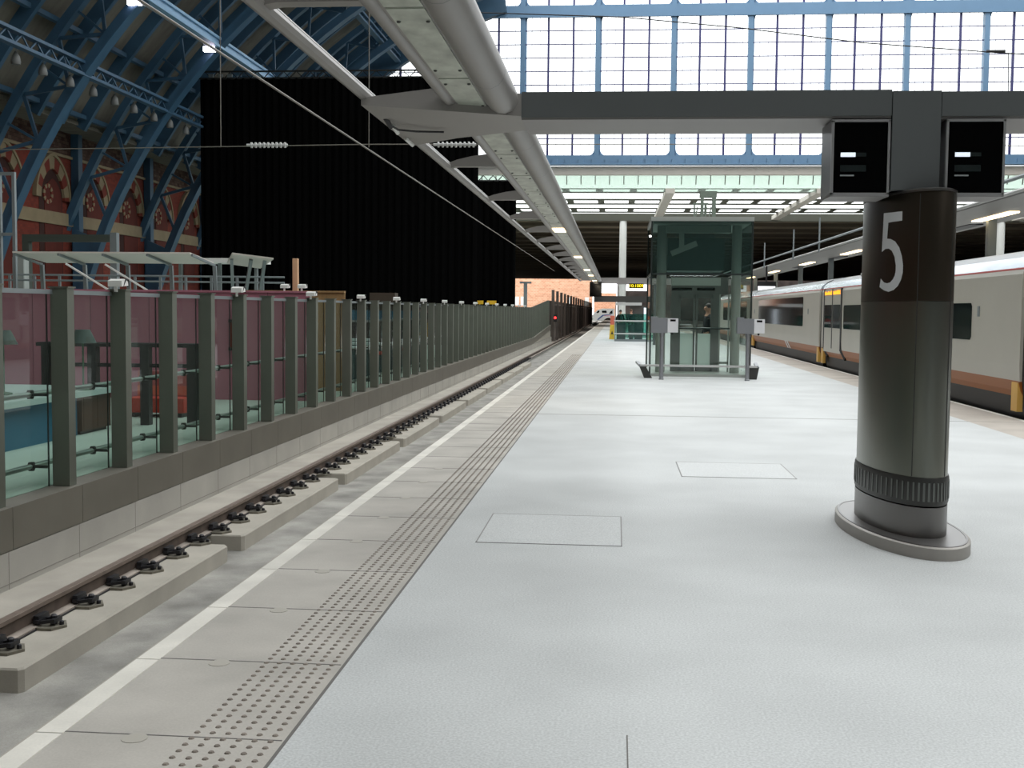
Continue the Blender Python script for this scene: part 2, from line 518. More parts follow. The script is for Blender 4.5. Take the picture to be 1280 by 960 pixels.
track = thing('railway_track', 'rusty rail with black clips running along pale concrete plinths left of the platform', 'railway track', (-3.9, 8, -0.95))
def rail_prof(cx):
    p = [(-0.036, 0), (0.036, 0), (0.036, -0.035), (0.009, -0.05), (0.009, -0.145), (0.07, -0.158), (0.07, -0.172), (-0.07, -0.172), (-0.07, -0.158), (-0.009, -0.145), (-0.009, -0.05), (-0.036, -0.035)]
    return [(cx + a, -0.765 + b) for a, b in p]
def rail(cx, name='rail'):
    mb = MB()
    pr = rail_prof(cx)
    mb.prism(pr, 'y', -10, 300)
    r = mb.build(name, M_RAIL, track)
    MB().box(cx - 0.082, cx + 0.082, -10, 62, -0.9485, -0.9365).build('foot_shadow', M_CLIP, r)  # black strip painted in as the shadow gap below the rail foot
    MB().box(cx + 0.0095, cx + 0.0125, -10, 300, -0.905, -0.815).build('web_shade', M_WEB, r)  # web coloured dark for the shade under the rail head
    MB().box(cx - 0.037, cx + 0.0372, -10, 300, -0.80, -0.767).build('head', M_RAILTOP, r)
    MB().box(cx - 0.033, cx + 0.033, -10, 300, -0.766, -0.7635).build('running_surface', M_RAILTOP, r)
rail(-4.66)
rail(-3.19)
def fastener(cy, full):
    cx = -4.66
    mb = MB()
    for s in (1, -1):
        x = cx + s * 0.13
        # looped spring clip: two arms and an arch
        mb.bar((cx + s * 0.062, cy - 0.06, -0.905), (x + s * 0.05, cy - 0.055, -0.885), 0.03, 0.028)
        mb.bar((cx + s * 0.062, cy + 0.06, -0.905), (x + s * 0.05, cy + 0.055, -0.885), 0.03, 0.028)
        mb.bar((x + s * 0.05, cy - 0.07, -0.89), (x + s * 0.05, cy + 0.07, -0.89), 0.034, 0.034)
        mb.bar((cx + s * 0.055, cy - 0.1, -0.89), (cx + s * 0.055, cy + 0.1, -0.89), 0.045, 0.03)
        if s == 1:
            mb.box(cx + 0.03, cx + 0.075, cy - 0.085, cy + 0.085, -0.905, -0.845)
            mb.lathe((x + 0.03, cy, -0.93), [(0.028, 0), (0.028, 0.075), (0.016, 0.085)], 8)
    f = mb.build('rail_fastener', M_CLIP, track)
    if full:
        bp = MB()
        for s in (1, -1):
            pts = [(cx + s * 0.05, cy - 0.13), (cx + s * 0.20, cy - 0.13), (cx + s * 0.27, cy), (cx + s * 0.20, cy + 0.13), (cx + s * 0.05, cy + 0.13)]
            bp.prism(pts, 'z', -0.95, -0.928)
        bp.build('base_plate', M_CLIPPLATE, f)
        bo = MB()
        bo.lathe((cx + 0.225, cy, -0.93), [(0.02, 0), (0.02, 0.03), (0.012, 0.035)], 6)
        bo.build('bolt', M_CLIP, f)
    else:
        pass
    return f
yy = 7.55
k = 0
while yy < 62:
    f = fastener(yy, k < 30)
    yy += 0.675
    k += 1

# ------------------------------------------------------------------ glass fence
fence = thing('glass_fence', 'long fence of glass panes between grey steel posts beside the track', 'fence', (-5.6, 45, -0.2))
def rise(y):
    return 0.0 if y < 78 else (y - 78) / 20.0 * 0.62
FY0, FS = 11.45, 1.405
posts = []
k = -4
pcount = 0
while True:
    y = FY0 + FS * k
    if y > 97.5:
        break
    r = rise(y)
    mb = MB()
    # folded U-shaped upright: wide face towards the platform with cap
    mb.box(-5.74, -5.56, y - 0.075, y + 0.075, -0.2 + r, 1.83 + r * 1.1)
    mb.box(-5.76, -5.545, y - 0.085, y + 0.085, 1.83 + r * 1.1, 1.845 + r * 1.1)
    mb.build('post', M_FPOST, fence)
    y2 = y + FS
    r2 = rise(y2)
    g = MB()
    g.add([(-5.765, y - 0.10, -0.2 + r), (-5.765, y2 - 0.115, -0.2 + r2), (-5.765, y2 - 0.115, 1.77 + r2 * 1.1), (-5.765, y - 0.10, 1.77 + r * 1.1)], [(0, 1, 2, 3)])
    go = g.build('glass_pane', M_GLASS, fence)
    if y < 45:
        MB().box(-5.772, -5.758, y - 0.113, y - 0.103, -0.2 + r, 1.77 + r).build('pane_joint', M_DKFIT, go)
    p = MB()
    ya, yb = y + 0.083 + 0.004, y2 + 0.083 - 0.004
    p.loft([[(-5.5, ya, -0.6 + r), (-5.78, ya, -0.6 + r), (-5.78, ya, -0.2 + r), (-5.5, ya, -0.205 + r)],
            [(-5.5, yb, -0.6 + r2), (-5.78, yb, -0.6 + r2), (-5.78, yb, -0.2 + r2), (-5.5, yb, -0.205 + r2)]])
    p.build('base_panel', M_FPANEL, fence)
    cp = MB().bar((-5.74, y + 0.075, 1.79 + r * 1.1), (-5.74, y2 - 0.075, 1.79 + r2 * 1.1), 0.05, 0.045)
    cp.build('top_rail', M_GREYMET, fence)
    posts.append(y)
    k += 1
for z in (0.74, 0.0):
    h = MB().tube((-5.95, 5, z), (-5.95, 76, z), 0.028, 10)
    ho = h.build('handrail', M_FROST, fence, True)
    for y in posts:
        if y < 46 and y > 8:
            cl = MB().lathe((-5.95, y - 0.107, z - 0.045), [(0.03, 0), (0.038, 0.02), (0.038, 0.07), (0.03, 0.09)], 8)
            cl.box(-5.93, -5.77, y - 0.125, y - 0.089, z - 0.014, z + 0.014)
            cl.build('rail_clamp', M_DKFIT, ho)
MB().box(-5.78, -5.5, 5, 98, -0.605, -0.598).build('shadow_gap_strip', M_TRAINBK, fence)
# pale return wall under the rising end
rw = MB()
rw.loft([[(-5.52, 78, -1.13), (-5.75, 78, -1.13), (-5.75, 78, -0.6), (-5.52, 78, -0.6)], [(-5.52, 98.5, -1.13), (-5.75, 98.5, -1.13), (-5.75, 98.5, 0.02), (-5.52, 98.5, 0.02)]])
struct('trim_3', rw, M_PLINTH)

# floodlights on the fence
def floodlight(loc, label, grp='white floodlights along the fence top', s=0.74):
    t = thing('floodlight', label, 'floodlight', loc, grp)
    x, y, z = loc
    b = MB().box(x - 0.02 * s, x + 0.02 * s, y - 0.015, y + 0.015, z, z + 0.13 * s).bar((x, y, z + 0.12 * s), (x + 0.0, y + 0.12 * s, z + 0.15 * s), 0.05 * s, 0.02)
    b.build('bracket', M_WHITEMET, t)
    h = MB()
    # wedge shaped lamp head
    hx = [(-0.10, 0.08), (0.16, 0.10), (0.16, 0.15), (0.02, 0.20), (-0.10, 0.17)]
    h.prism([(y + 0.06 * s + a * s, z + b_ * s) for a, b_ in hx], 'x', x - 0.11 * s, x + 0.11 * s)
    h.build('lamp_head', M_WHITEMET, t)
    MB().quad((x - 0.09 * s, y + 0.22 * s, z + 0.105 * s), (x + 0.09 * s, y + 0.22 * s, z + 0.105 * s), (x + 0.09 * s, y + 0.222 * s, z + 0.145 * s), (x - 0.09 * s, y + 0.222 * s, z + 0.145 * s)).build('lens', M_LIFTDK, t)
    MB().path([(x + 0.1 * s, y + 0.03 * s, z + 0.08 * s), (x + 0.12 * s, y + 0.1 * s, z + 0.2 * s), (x + 0.11 * s, y + 0.2 * s, z + 0.19 * s), (x + 0.1 * s, y + 0.21 * s, z + 0.08 * s)], 0.012 * s, 5).build('cable', M_TRAINBK, t)
    return t
k = 0
for i in range(1, 62, 3):
    y = FY0 + FS * i - 0.14
    if y > 74: break
    k += 1
    lb = 'white floodlight nearest the camera on the fence top' if k == 1 else '%s white floodlight along the fence top, counting from the camera' % nth(k)
    floodlight((-5.64, y, 1.812), lb)

# ------------------------------------------------------------------ number column and its beam
PC = (2.14, 8.88)
PTH = 0.085
def lens_ring(a, b, z, n=64, e=2.06):
    out = []
    for k in range(n):
        t = 2 * PI * k / n
        c, s = math.cos(t), math.sin(t)
        lx, ly = a * math.copysign(abs(c) ** (2 / e), c), b * math.copysign(abs(s) ** (2 / e), s)
        out.append((PC[0] + lx * math.cos(PTH) - ly * math.sin(PTH), PC[1] + lx * math.sin(PTH) + ly * math.cos(PTH), z))
    return out
pil = thing('platform_number_column', 'brushed steel column bearing the white number 5 at right', 'column', (PC[0], PC[1], 0))
MB().loft([lens_ring(0.385, 0.985, 0.0), lens_ring(0.385, 0.985, 0.08), lens_ring(0.37, 0.97, 0.09)]).build('base_plinth', M_PBASE, pil, True)
rim = MB()
rim.loft([lens_ring(0.37, 0.97, 0.085), lens_ring(0.365, 0.965, 0.094), lens_ring(0.35, 0.95, 0.094), lens_ring(0.35, 0.95, 0.088)], False)
rim.build('base_rim', M_PFOOT, pil, True)
MB().loft([lens_ring(0.349, 0.949, 0.088), lens_ring(0.349, 0.949, 0.0915)]).build('base_top', mat('base_top_metal', (140, 138, 136), 0.35, 0.7), pil, True)
MB().loft([lens_ring(0.264, 0.67, 0.085), lens_ring(0.264, 0.67, 0.305)]).build('foot', M_PFOOT, pil, True)
vt = MB().loft([lens_ring(0.264, 0.67, 0.315), lens_ring(0.27, 0.676, 0.33), lens_ring(0.27, 0.676, 0.50), lens_ring(0.264, 0.67, 0.515)])
vo = vt.build('vent_band', M_PVENT, pil, True)
sl = MB()
R = lens_ring(0.271, 0.677, 0.35, 56)
for k in range(0, 56, 1):
    p, q = Vector(R[k]), Vector(R[(k + 1) % 56])
    d = (q - p)
    if d.length < 0.004: continue
    m_ = (p + q) / 2
    tdir = d.normalized()
    sl.bar(m_ - tdir * 0.007, m_ + tdir * 0.007, 0.006, 0.002)
    b = len(sl.v) - 8
    for j in range(8):
        v = sl.v[b + j]
        sl.v[b + j] = (v[0], v[1], 0.35 if v[2] < 0.35 else 0.48)
sl.build('vent_slat', mat('vent_slat_edge', (112, 116, 112), 0.4, 0.6), vo)
MB().loft([lens_ring(0.258, 0.664, 0.515), lens_ring(0.258, 0.664, 1.74)]).build('lower_shaft', M_PILLAR, pil, True)
MB().loft([lens_ring(0.2584, 0.6644, 1.742), lens_ring(0.2584, 0.6644, 2.485), lens_ring(0.25, 0.656, 2.505)]).build('upper_shaft', M_PILLARTOP, pil, True)
# nose seams
def lens_pt(ly, z, side=-1, off=0.002, e=2.06, a=0.2584, b=0.6644):
    t = min(1.0, abs(ly / b))
    lx = side * (a * (1 - t ** e) ** (1 / e) + off)
    return (PC[0] + lx * math.cos(PTH) - ly * math.sin(PTH), PC[1] + lx * math.sin(PTH) + ly * math.cos(PTH), z)
for sd in (-1, 1):
    p = lens_pt(-0.60, 1, sd, 0.0)
    MB().box(p[0] - 0.0025, p[0] + 0.0025, p[1] - 0.0025, p[1] + 0.0025, 0.52, 2.48).build('panel_seam', M_PVENT, pil)
# the number, wrapped on the side facing the left track (u: metres to the right as read, v: height)
BAR_T = [(0.027, 2.374), (0.097, 2.372), (0.16, 2.37), (0.215, 2.37), (0.264, 2.369)]
BAR_B = [(0.023, 2.298), (0.102, 2.301), (0.163, 2.303), (0.218, 2.303), (0.265, 2.304)]
STEM_L = [(0.026, 2.326), (0.022, 2.25), (0.017, 2.174), (0.013, 2.097)]
STEM_R = [(0.102, 2.32), (0.098, 2.273), (0.093, 2.226), (0.09, 2.188)]
B_OUT = [(0.09, 2.188), (0.139, 2.183), (0.195, 2.163), (0.242, 2.119), (0.272, 2.057), (0.287, 1.991), (0.286, 1.94), (0.27, 1.889), (0.24, 1.847), (0.194, 1.82), (0.131, 1.808), (0.067, 1.819), (-0.008, 1.845)]
B_IN = [(0.013, 2.097), (0.069, 2.116), (0.118, 2.116), (0.158, 2.098), (0.193, 2.055), (0.211, 1.994), (0.212, 1.956), (0.203, 1.923), (0.182, 1.896), (0.15, 1.875), (0.109, 1.869), (0.064, 1.876), (0.009, 1.905)]
nb = MB()
def strip(pl, pr, m=4):
    def fine(p):
        return [tuple(p[i][k] + (p[i + 1][k] - p[i][k]) * j / m for k in (0, 1)) for i in range(len(p) - 1) for j in range(m)] + [p[-1]]
    A, B = fine(pl), fine(pr)
    n = len(A)
    rows = [[tuple(A[i][k] + (B[i][k] - A[i][k]) * j / m for k in (0, 1)) for i in range(n)] for j in range(m + 1)]
    vs = [lens_pt(-0.2 - u, v, -1, 0.003) for r in rows for u, v in r]
    nb.add(vs, [(j * n + i, j * n + i + 1, (j + 1) * n + i + 1, (j + 1) * n + i) for j in range(m) for i in range(n - 1)])
strip(BAR_T, BAR_B)
strip(STEM_L, STEM_R)
strip(B_OUT, B_IN)
nb.build('number_five', M_SIGNWHITE, pil)
cap = MB().loft([lens_ring(0.263, 0.669, 2.495), lens_ring(0.263, 0.669, 2.51), lens_ring(0.24, 0.64, 2.52)])
cap.build('cap_rim', M_PFOOT, pil, True)

beam = thing('canopy_cross_beam', 'grey cross beam carried by the number 5 column', 'beam', (2.07, 8.75, 2.52))
MB().box(-0.70, 1.90, 8.42, 9.12, 3.035, 3.215).build('left_girder', [M_BEAM], beam)
MB().box(2.24, 6.8, 8.42, 9.12, 3.03, 3.20).build('right_girder', M_BEAM, beam)
MB().box(1.905, 2.235, 8.415, 9.13, 2.52, 3.205).build('column_head', M_BEAM, beam)
MB().box(-0.70, 1.90, 8.44, 9.14, 3.02, 3.036).box(2.24, 6.8, 8.44, 9.14, 3.012, 3.031).build('soffit_plate', M_BEAMUND, beam)
w = MB()
pts = [(-0.70, 8.40), (-1.25, 8.15), (-1.76, 7.92), (-1.76, 9.9), (-1.3, 9.45), (-0.70, 9.05)]
w.loft([[(a, b, 3.04) for a, b in pts], [(a, b, 3.09 if a < -1.7 else 3.2) for a, b in pts]])
w.build('cantilever_arm', M_CANOPY, beam)

def display(x0, x1, label, side):
    t = thing('information_display', label, 'display', ((x0 + x1) / 2, 8.4, 2.48))
    z0, z1 = 2.485, 3.0
    c = MB().box(x0 - 0.03, x1 + 0.03, 8.43, 8.8, z0 - 0.0, z1 + 0.005)
    c.build('casing', M_SIDE, t)
    fr = 0.016
    f = MB().box(x0 - 0.03, x1 + 0.03, 8.395, 8.43, z1 - 0.012, z1 + 0.006).box(x0 - 0.03, x1 + 0.03, 8.395, 8.43, z0 - 0.012, z0 + 0.012)
    f.box(x0 - 0.03, x0 - 0.03 + fr, 8.395, 8.43, z0, z1).box(x1 + 0.03 - fr, x1 + 0.03, 8.395, 8.43, z0, z1)
    f.build('frame', M_CASE, t)
    MB().box(x0 - 0.016, x1 + 0.016, 8.403, 8.43, z0 + 0.01, z1 - 0.01).build('screen', M_BLACKSCR, t)
    MB().box(x0 - 0.03, x1 + 0.03, 8.40, 8.80, z0 - 0.014, z0 - 0.002).build('underside', M_BEAMUND, t)
    w = x1 - x0
    for (a, b, z, h_, m_) in ((0.10, 0.40, 0.262, 0.030, 0), (0.40, 0.62, 0.265, 0.026, 1), (0.10, 0.62, 0.16, 0.045, 1), (0.10, 0.38, 0.128, 0.010, 2)):  # window reflections painted onto the screen as pale strips, one of them glowing
        MB().box(x0 + a * w, x0 + b * w, 8.401, 8.4025, z0 + z, z0 + z + h_).build('painted_reflection', (E_REFLECT_POSTER, M_DIMREFLECT, M_MIDREFLECT)[m_], t)
    return t
display(1.52, 1.86, 'black information display under the beam, left of the column head', -1)
display(2.30, 2.64, 'black information display under the beam, right of the column head', 1)

# ------------------------------------------------------------------ platform canopy (spine, ribs, edge tube)
def canopy(y0, y1, ribs, lights, label, endcap):
    t = thing('platform_canopy', label, 'canopy', (-1.2, y0, 3.1))
    n = 14
    def tube_arc(cx, cz, r):
        return [(cx + r * math.cos(2 * PI * k / n), cz + r * math.sin(2 * PI * k / n)) for k in range(n)]
    def runtube(cx, cz, r, name):
        rings = [[(a, y0, b) for a, b in tube_arc(cx, cz, r)], [(a, y1, b) for a, b in tube_arc(cx, cz, r)]]
        if endcap:
            rings.insert(1, rings[0]); rings[0] = rings[0]
            rings.append([(cx + (a - cx) * 0.7, y1 + 0.03, cz + (b - cz) * 0.7) for a, b in tube_arc(cx, cz, r)])
        MB().loft(rings).build(name, M_CANOPY, t, True)
    runtube(-0.835, 3.16, 0.115, 'large_tube')
    runtube(-1.19, 3.13, 0.05, 'small_tube')
    jl = MB()
    yy = y0 + 1.1
    while yy < min(y1, 40):
        jl.lathe((0, 0, 0), [(0.0, 0)], 3) if False else None
        rr = [(a, b) for a, b in tube_arc(-0.835, 3.16, 0.1158)]
        jl.loft([[(a, yy, b) for a, b in rr], [(a, yy + 0.008, b) for a, b in rr]], False)
        yy += 2.05
    jl.build('tube_joint', M_BEAM, t)
    fr = MB().box(-1.15, -0.93, y0, y1, 3.10, 3.2)
    fr.build('channel', M_CANOPY, t)
    yy = y0
    L = sorted(lights)
    i = 0
    seg = 1.7
    while yy < y1 - 0.3:
        ye = min(yy + seg, y1)
        islight = any(yy <= l < ye for l in L)
        if islight:
            l = [q for q in L if yy <= q < ye][0]
            MB().box(-1.13, -0.94, yy + 0.02, ye - 0.02, 3.092, 3.10).build('soffit_panel', M_PANELGL, t)
            MB().box(-1.135, -0.935, l - 0.45, l + 0.45, 3.078, 3.0915).build('light', E_LAMP, t)
        else:
            p = MB().box(-1.13, -0.94, yy + 0.02, ye - 0.02, 3.092, 3.10).build('soffit_panel', M_PANELGL, t)
            if yy < 20:
                bo = MB()
                for a in (0.15, 0.85):
                    for x in (-1.11, -0.96):
                        bo.lathe((x, yy + a * (ye - yy), 3.083), [(0.006, 0), (0.011, 0.004), (0.011, 0.01)], 6)
                bo.build('bolt', M_PVENT, p)
        yy = ye
    e = MB().tube((-1.75, y0 - 0.0, 3.12), (-1.75, y1, 3.12), 0.04, 8)
    e.build('edge_tube', M_CANOPY, t, True)
    MB().box(-1.775, -1.725, y0, y1, 3.155, 3.163).build('edge_strip', M_CANEDGE, t)
    for r in ribs:
        b = MB()
        # bird-wing blade: flat underside, arched top, tapering to the edge tube
        xs = [-1.2, -1.35, -1.5, -1.65, -1.76]
        zt = [3.25, 3.245, 3.225, 3.19, 3.15]
        lo = [(x, 3.12 if x > -1.7 else 3.1) for x in xs]
        poly = lo + [(x, z) for x, z in zip(reversed(xs), reversed(zt))]
        b.prism(poly, 'y', r - 0.05, r + 0.05)
        b.build('rib', M_CANOPY, t)
    return t
canopy(2.2, 8.42, [2.6, 5.62], [], 'near part of the grey platform canopy spine, in front of the cross beam', True)
rb = [12.0, 15.6]
while rb[-1] < 55:
    rb.append(rb[-1] + 3.15)
canopy(9.13, 56.9, rb, [20.9, 31.3, 41.0, 47.4, 55.4], 'far part of the grey platform canopy spine, running on behind the cross beam', False)
MB().path([(-1.70, 8.6, 3.02), (-1.66, 8.75, 3.0), (-1.55, 8.9, 3.01), (-1.35, 9.0, 3.02)], 0.008, 6).tube((-1.71, 8.5, 3.05), (-1.69, 8.62, 3.0), 0.018, 8).build('cable_bracket', M_TRAINBK, beam)
MB().tube((-1.72, 9.4, 3.03), (-1.68, 9.5, 2.99), 0.016, 8).build('cable_clamp', M_WHITEMET, beam)
MB().tube((-1.70, 8.75, 3.03), (-1.68, 8.85, 2.99), 0.016, 8).build('cable_clamp', M_WHITEMET, beam)

# ------------------------------------------------------------------ lift
lift = thing('glass_lift', 'glass lift shaft with grey frame standing on the platform', 'lift', (2.15, 31.5, 0))
LX0, LX1, LY0, LY1, LZ = 0.88, 3.40, 29.8, 33.2, 4.05
MB().box(LX0 - 0.03, LX1 + 0.03, LY0 - 0.03, LY1 + 0.03, 3.94, LZ).box(LX0 + 0.05, LX1 - 0.05, LY0 + 0.05, LY1 - 0.05, 3.88, 3.94).build('roof_cap', M_LIFTGREY, lift)
MB().box(LX0 - 0.005, LX1 + 0.005, LY0 - 0.005, LY1 + 0.005, 0.0, 0.07).build('sill', M_LIFTGREY, lift)
for x in (LX0, LX1):
    for y in (LY0, LY1):
        MB().box(x - 0.02, x + 0.02, y - 0.02, y + 0.02, 0.07, 3.94).build('corner_post', M_LIFTDK, lift)
tb = MB()
for y in (LY0, LY1):
    tb.box(LX0, LX1, y - 0.02, y + 0.02, 2.585, 2.63)
for x in (LX0, LX1):
    tb.box(x - 0.02, x + 0.02, LY0, LY1, 2.585, 2.63)
tb.build('transom', M_LIFTDK, lift)
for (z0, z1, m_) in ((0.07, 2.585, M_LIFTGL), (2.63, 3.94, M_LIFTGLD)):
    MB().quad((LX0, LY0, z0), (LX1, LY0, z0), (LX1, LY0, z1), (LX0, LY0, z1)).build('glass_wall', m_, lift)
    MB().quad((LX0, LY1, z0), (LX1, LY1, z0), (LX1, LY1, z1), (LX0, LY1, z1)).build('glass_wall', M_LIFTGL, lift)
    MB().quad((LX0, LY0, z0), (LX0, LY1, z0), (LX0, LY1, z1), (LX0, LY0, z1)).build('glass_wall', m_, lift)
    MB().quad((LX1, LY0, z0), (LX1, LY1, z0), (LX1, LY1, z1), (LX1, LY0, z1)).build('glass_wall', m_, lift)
for x in (1.17, 3.10):
    MB().tube((x, 30.7, 0.07), (x, 30.7, 3.9), 0.125, 16).build('guide_column', M_LIFTGREY, lift, True)
# portal and doors
pt = MB().box(1.46, 1.66, 31.2, 31.35, 0.07, 2.12).box(2.56, 2.72, 31.2, 31.35, 0.07, 2.12).box(1.46, 2.95, 31.2, 31.35, 2.12, 2.58)
pto = pt.build('door_portal', M_LIFTDOOR, lift)
MB().box(1.46, 2.0, 31.18, 31.2, 2.22, 2.29).box(2.13, 2.6, 31.18, 31.2, 2.22, 2.29).build('indicator_window', M_BLACKSCR, pto)
MB().box(1.46, 2.75, 31.17, 31.2, 2.35, 2.56).build('header_panel', mat('lift_header', (178, 186, 178), 0.5), pto)
for (x0, x1) in ((1.66, 2.10), (2.12, 2.56)):
    d = MB().box(x0, x0 + 0.05, 31.22, 31.28, 0.07, 2.12).box(x1 - 0.05, x1, 31.22, 31.28, 0.07, 2.12).box(x0, x1, 31.22, 31.28, 0.07, 0.2).box(x0, x1, 31.22, 31.28, 2.02, 2.12).build('lift_door', M_LIFTDOOR, lift)
    MB().box(x0 + 0.05, x1 - 0.05, 31.24, 31.26, 0.2, 1.08).build('frosted_pane', M_FROSTGL, d)
    MB().quad((x0 + 0.05, 31.25, 1.08), (x1 - 0.05, 31.25, 1.08), (x1 - 0.05, 31.25, 2.02), (x0 + 0.05, 31.25, 2.02)).build('clear_pane', M_PANE, d)
MB().box(1.70, 2.0, 31.19, 31.2, 1.30, 1.325).box(1.70, 1.98, 31.19, 31.2, 1.15, 1.175).build('door_sticker', M_SIGNWHITE, lift)
MB().tube((1.66, 31.1, 1.22), (3.0, 31.1, 1.22), 0.025, 8).build('inner_handrail', M_LIFTDK, lift)
MB().box(2.72, 2.76, 31.2, 31.3, 0.07, 2.12).box(2.96, 3.0, 31.2, 31.3, 0.07, 2.12).box(2.72, 3.0, 31.2, 31.3, 0.28, 0.34).build('side_frame', M_LIFTGREY, lift)
MB().box(1.0, 3.3, 31.5, 33.1, 0.02, 0.075).build('car_floor', M_LIFTGREY, lift)
# machinery under the roof
MB().box(1.25, 2.9, 30.2, 30.5, 3.68, 3.86).box(1.6, 1.72, 30.3, 30.5, 3.3, 3.68).bar((1.4, 30.4, 3.15), (2.05, 30.4, 3.42), 0.1, 0.14).build('lifting_gear', M_LIFTGREY, lift)
MB().box(1.35, 2.85, 31.4, 32.8, 2.75, 3.62).prism([(31.5, 3.62), (32.6, 3.62), (32.3, 3.75), (31.8, 3.75)], 'x', 1.75, 2.6).build('car_top', mat('lift_car_dark', (38, 62, 58), 0.5, 0.2), lift)
# roof plant
vp = MB().box(2.18, 2.62, 31.4, 31.7, 4.7, 4.86).box(2.2, 2.28, 31.4, 31.5, 4.05, 4.7).box(2.5, 2.6, 31.4, 31.5, 4.05, 4.7)
vp.box(2.0, 2.4, 31.45, 31.5, 4.5, 4.55).box(2.02, 2.06, 31.45, 31.5, 4.05, 4.5).box(2.3, 2.36, 31.45, 31.5, 4.05, 4.5).box(1.85, 2.1, 31.45, 31.5, 4.14, 4.18)
for k in range(5):
    vp.bar((2.05 + 0.12 * k, 31.45, 4.05), (2.12 + 0.12 * k, 31.45, 4.45), 0.03, 0.03)
vp.build('roof_plant', mat('roof_plant_grey', (120, 132, 120), 0.6), lift)

def bumper():
    t = thing('bumper_rail', 'low grey bumper rail on sloping brackets around the lift', 'rail', (2.1, 29.0, 0))
    MB().box(0.62, 3.48, 28.93, 29.02, 0.29, 0.34).build('front_rail', M_INSUL, t)  # pale colour paints in the highlight along the bumper rail
    for (xa, xb) in ((0.62, 0.56), (3.48, 3.55)):
        MB().bar((xa, 28.97, 0.315), (xb, 29.9, 0.36), 0.08, 0.05).build('side_rail', M_BOXST, t)
    for s, x in ((1, 0.62), (-1, 3.48)):
        poly = [(x - 0.03 * s, 0.31), (x + 0.14 * s, 0.29), (x + 0.30 * s, 0.0), (x + 0.10 * s, 0.0)]
        if s == -1:
            poly = [(x + 0.06, 0.31), (x - 0.22, 0.29), (x - 0.2, 0.0), (x + 0.0, 0.0)]
        for yy in (28.98, 29.5):
            MB().prism(poly, 'y', yy, yy + 0.04).build('bracket', M_PVENT, t)
    return t
bumper()
def control_post(x, label):
    t = thing('lift_control_post', label, 'control post', (x, 28.4, 0))
    MB().tube((x, 28.4, 0), (x, 28.4, 1.16), 0.05, 14).lathe((x, 28.4, 0), [(0.06, 0), (0.06, 0.03), (0.05, 0.04)], 14).build('post', M_BOXST, t, True)
    MB().tube((x, 28.4, 1.06), (x, 28.4, 1.14), 0.065, 14).build('collar', M_BOXST, t, True)
    b = MB().prism([(x - 0.27, 1.14), (x + 0.13, 1.13), (x + 0.13, 1.50), (x - 0.11, 1.50), (x - 0.11, 1.53), (x - 0.27, 1.53)], 'y', 28.3, 28.55)
    b.build('box', M_BOXST, t)
    p = MB().box(x + 0.13, x + 0.38, 28.29, 28.5, 1.15, 1.49).build('call_panel', M_PANELW, t)
    MB().box(x + 0.19, x + 0.32, 28.283, 28.29, 1.42, 1.465).build('slot', M_BLACKSCR, p)
    MB().lathe((x + 0.25, 28.4, 1.10), [(0.02, 0), (0.03, 0.05)], 8).build('buzzer', M_TRAINBK, t)
    return t
control_post(1.12, 'steel control post with pale call panel at the left side of the lift')
control_post(3.18, 'steel control post with pale call panel at the right side of the lift')

# ------------------------------------------------------------------ people
def skin_mesh(name, verts, edges, radii, root=0, sub_=1):
    me = bpy.data.meshes.new(name)
    me.from_pydata(verts, edges, [])
    o = bpy.data.objects.new(name, me)
    COL.objects.link(o)
    mod = o.modifiers.new('s', 'SKIN')
    sv = me.skin_vertices[0].data
    for i, r in enumerate(radii):
        sv[i].radius = (r, r) if not isinstance(r, tuple) else r
        sv[i].use_root = (i == root)
    mod.use_smooth_shade = True
    ss = o.modifiers.new('b', 'SUBSURF')
    ss.levels = sub_
    ss.render_levels = sub_
    bpy.context.view_layer.update()
    res = bpy.data.meshes.new_from_object(o.evaluated_get(bpy.context.evaluated_depsgraph_get()))
    bpy.data.objects.remove(o)
    return res

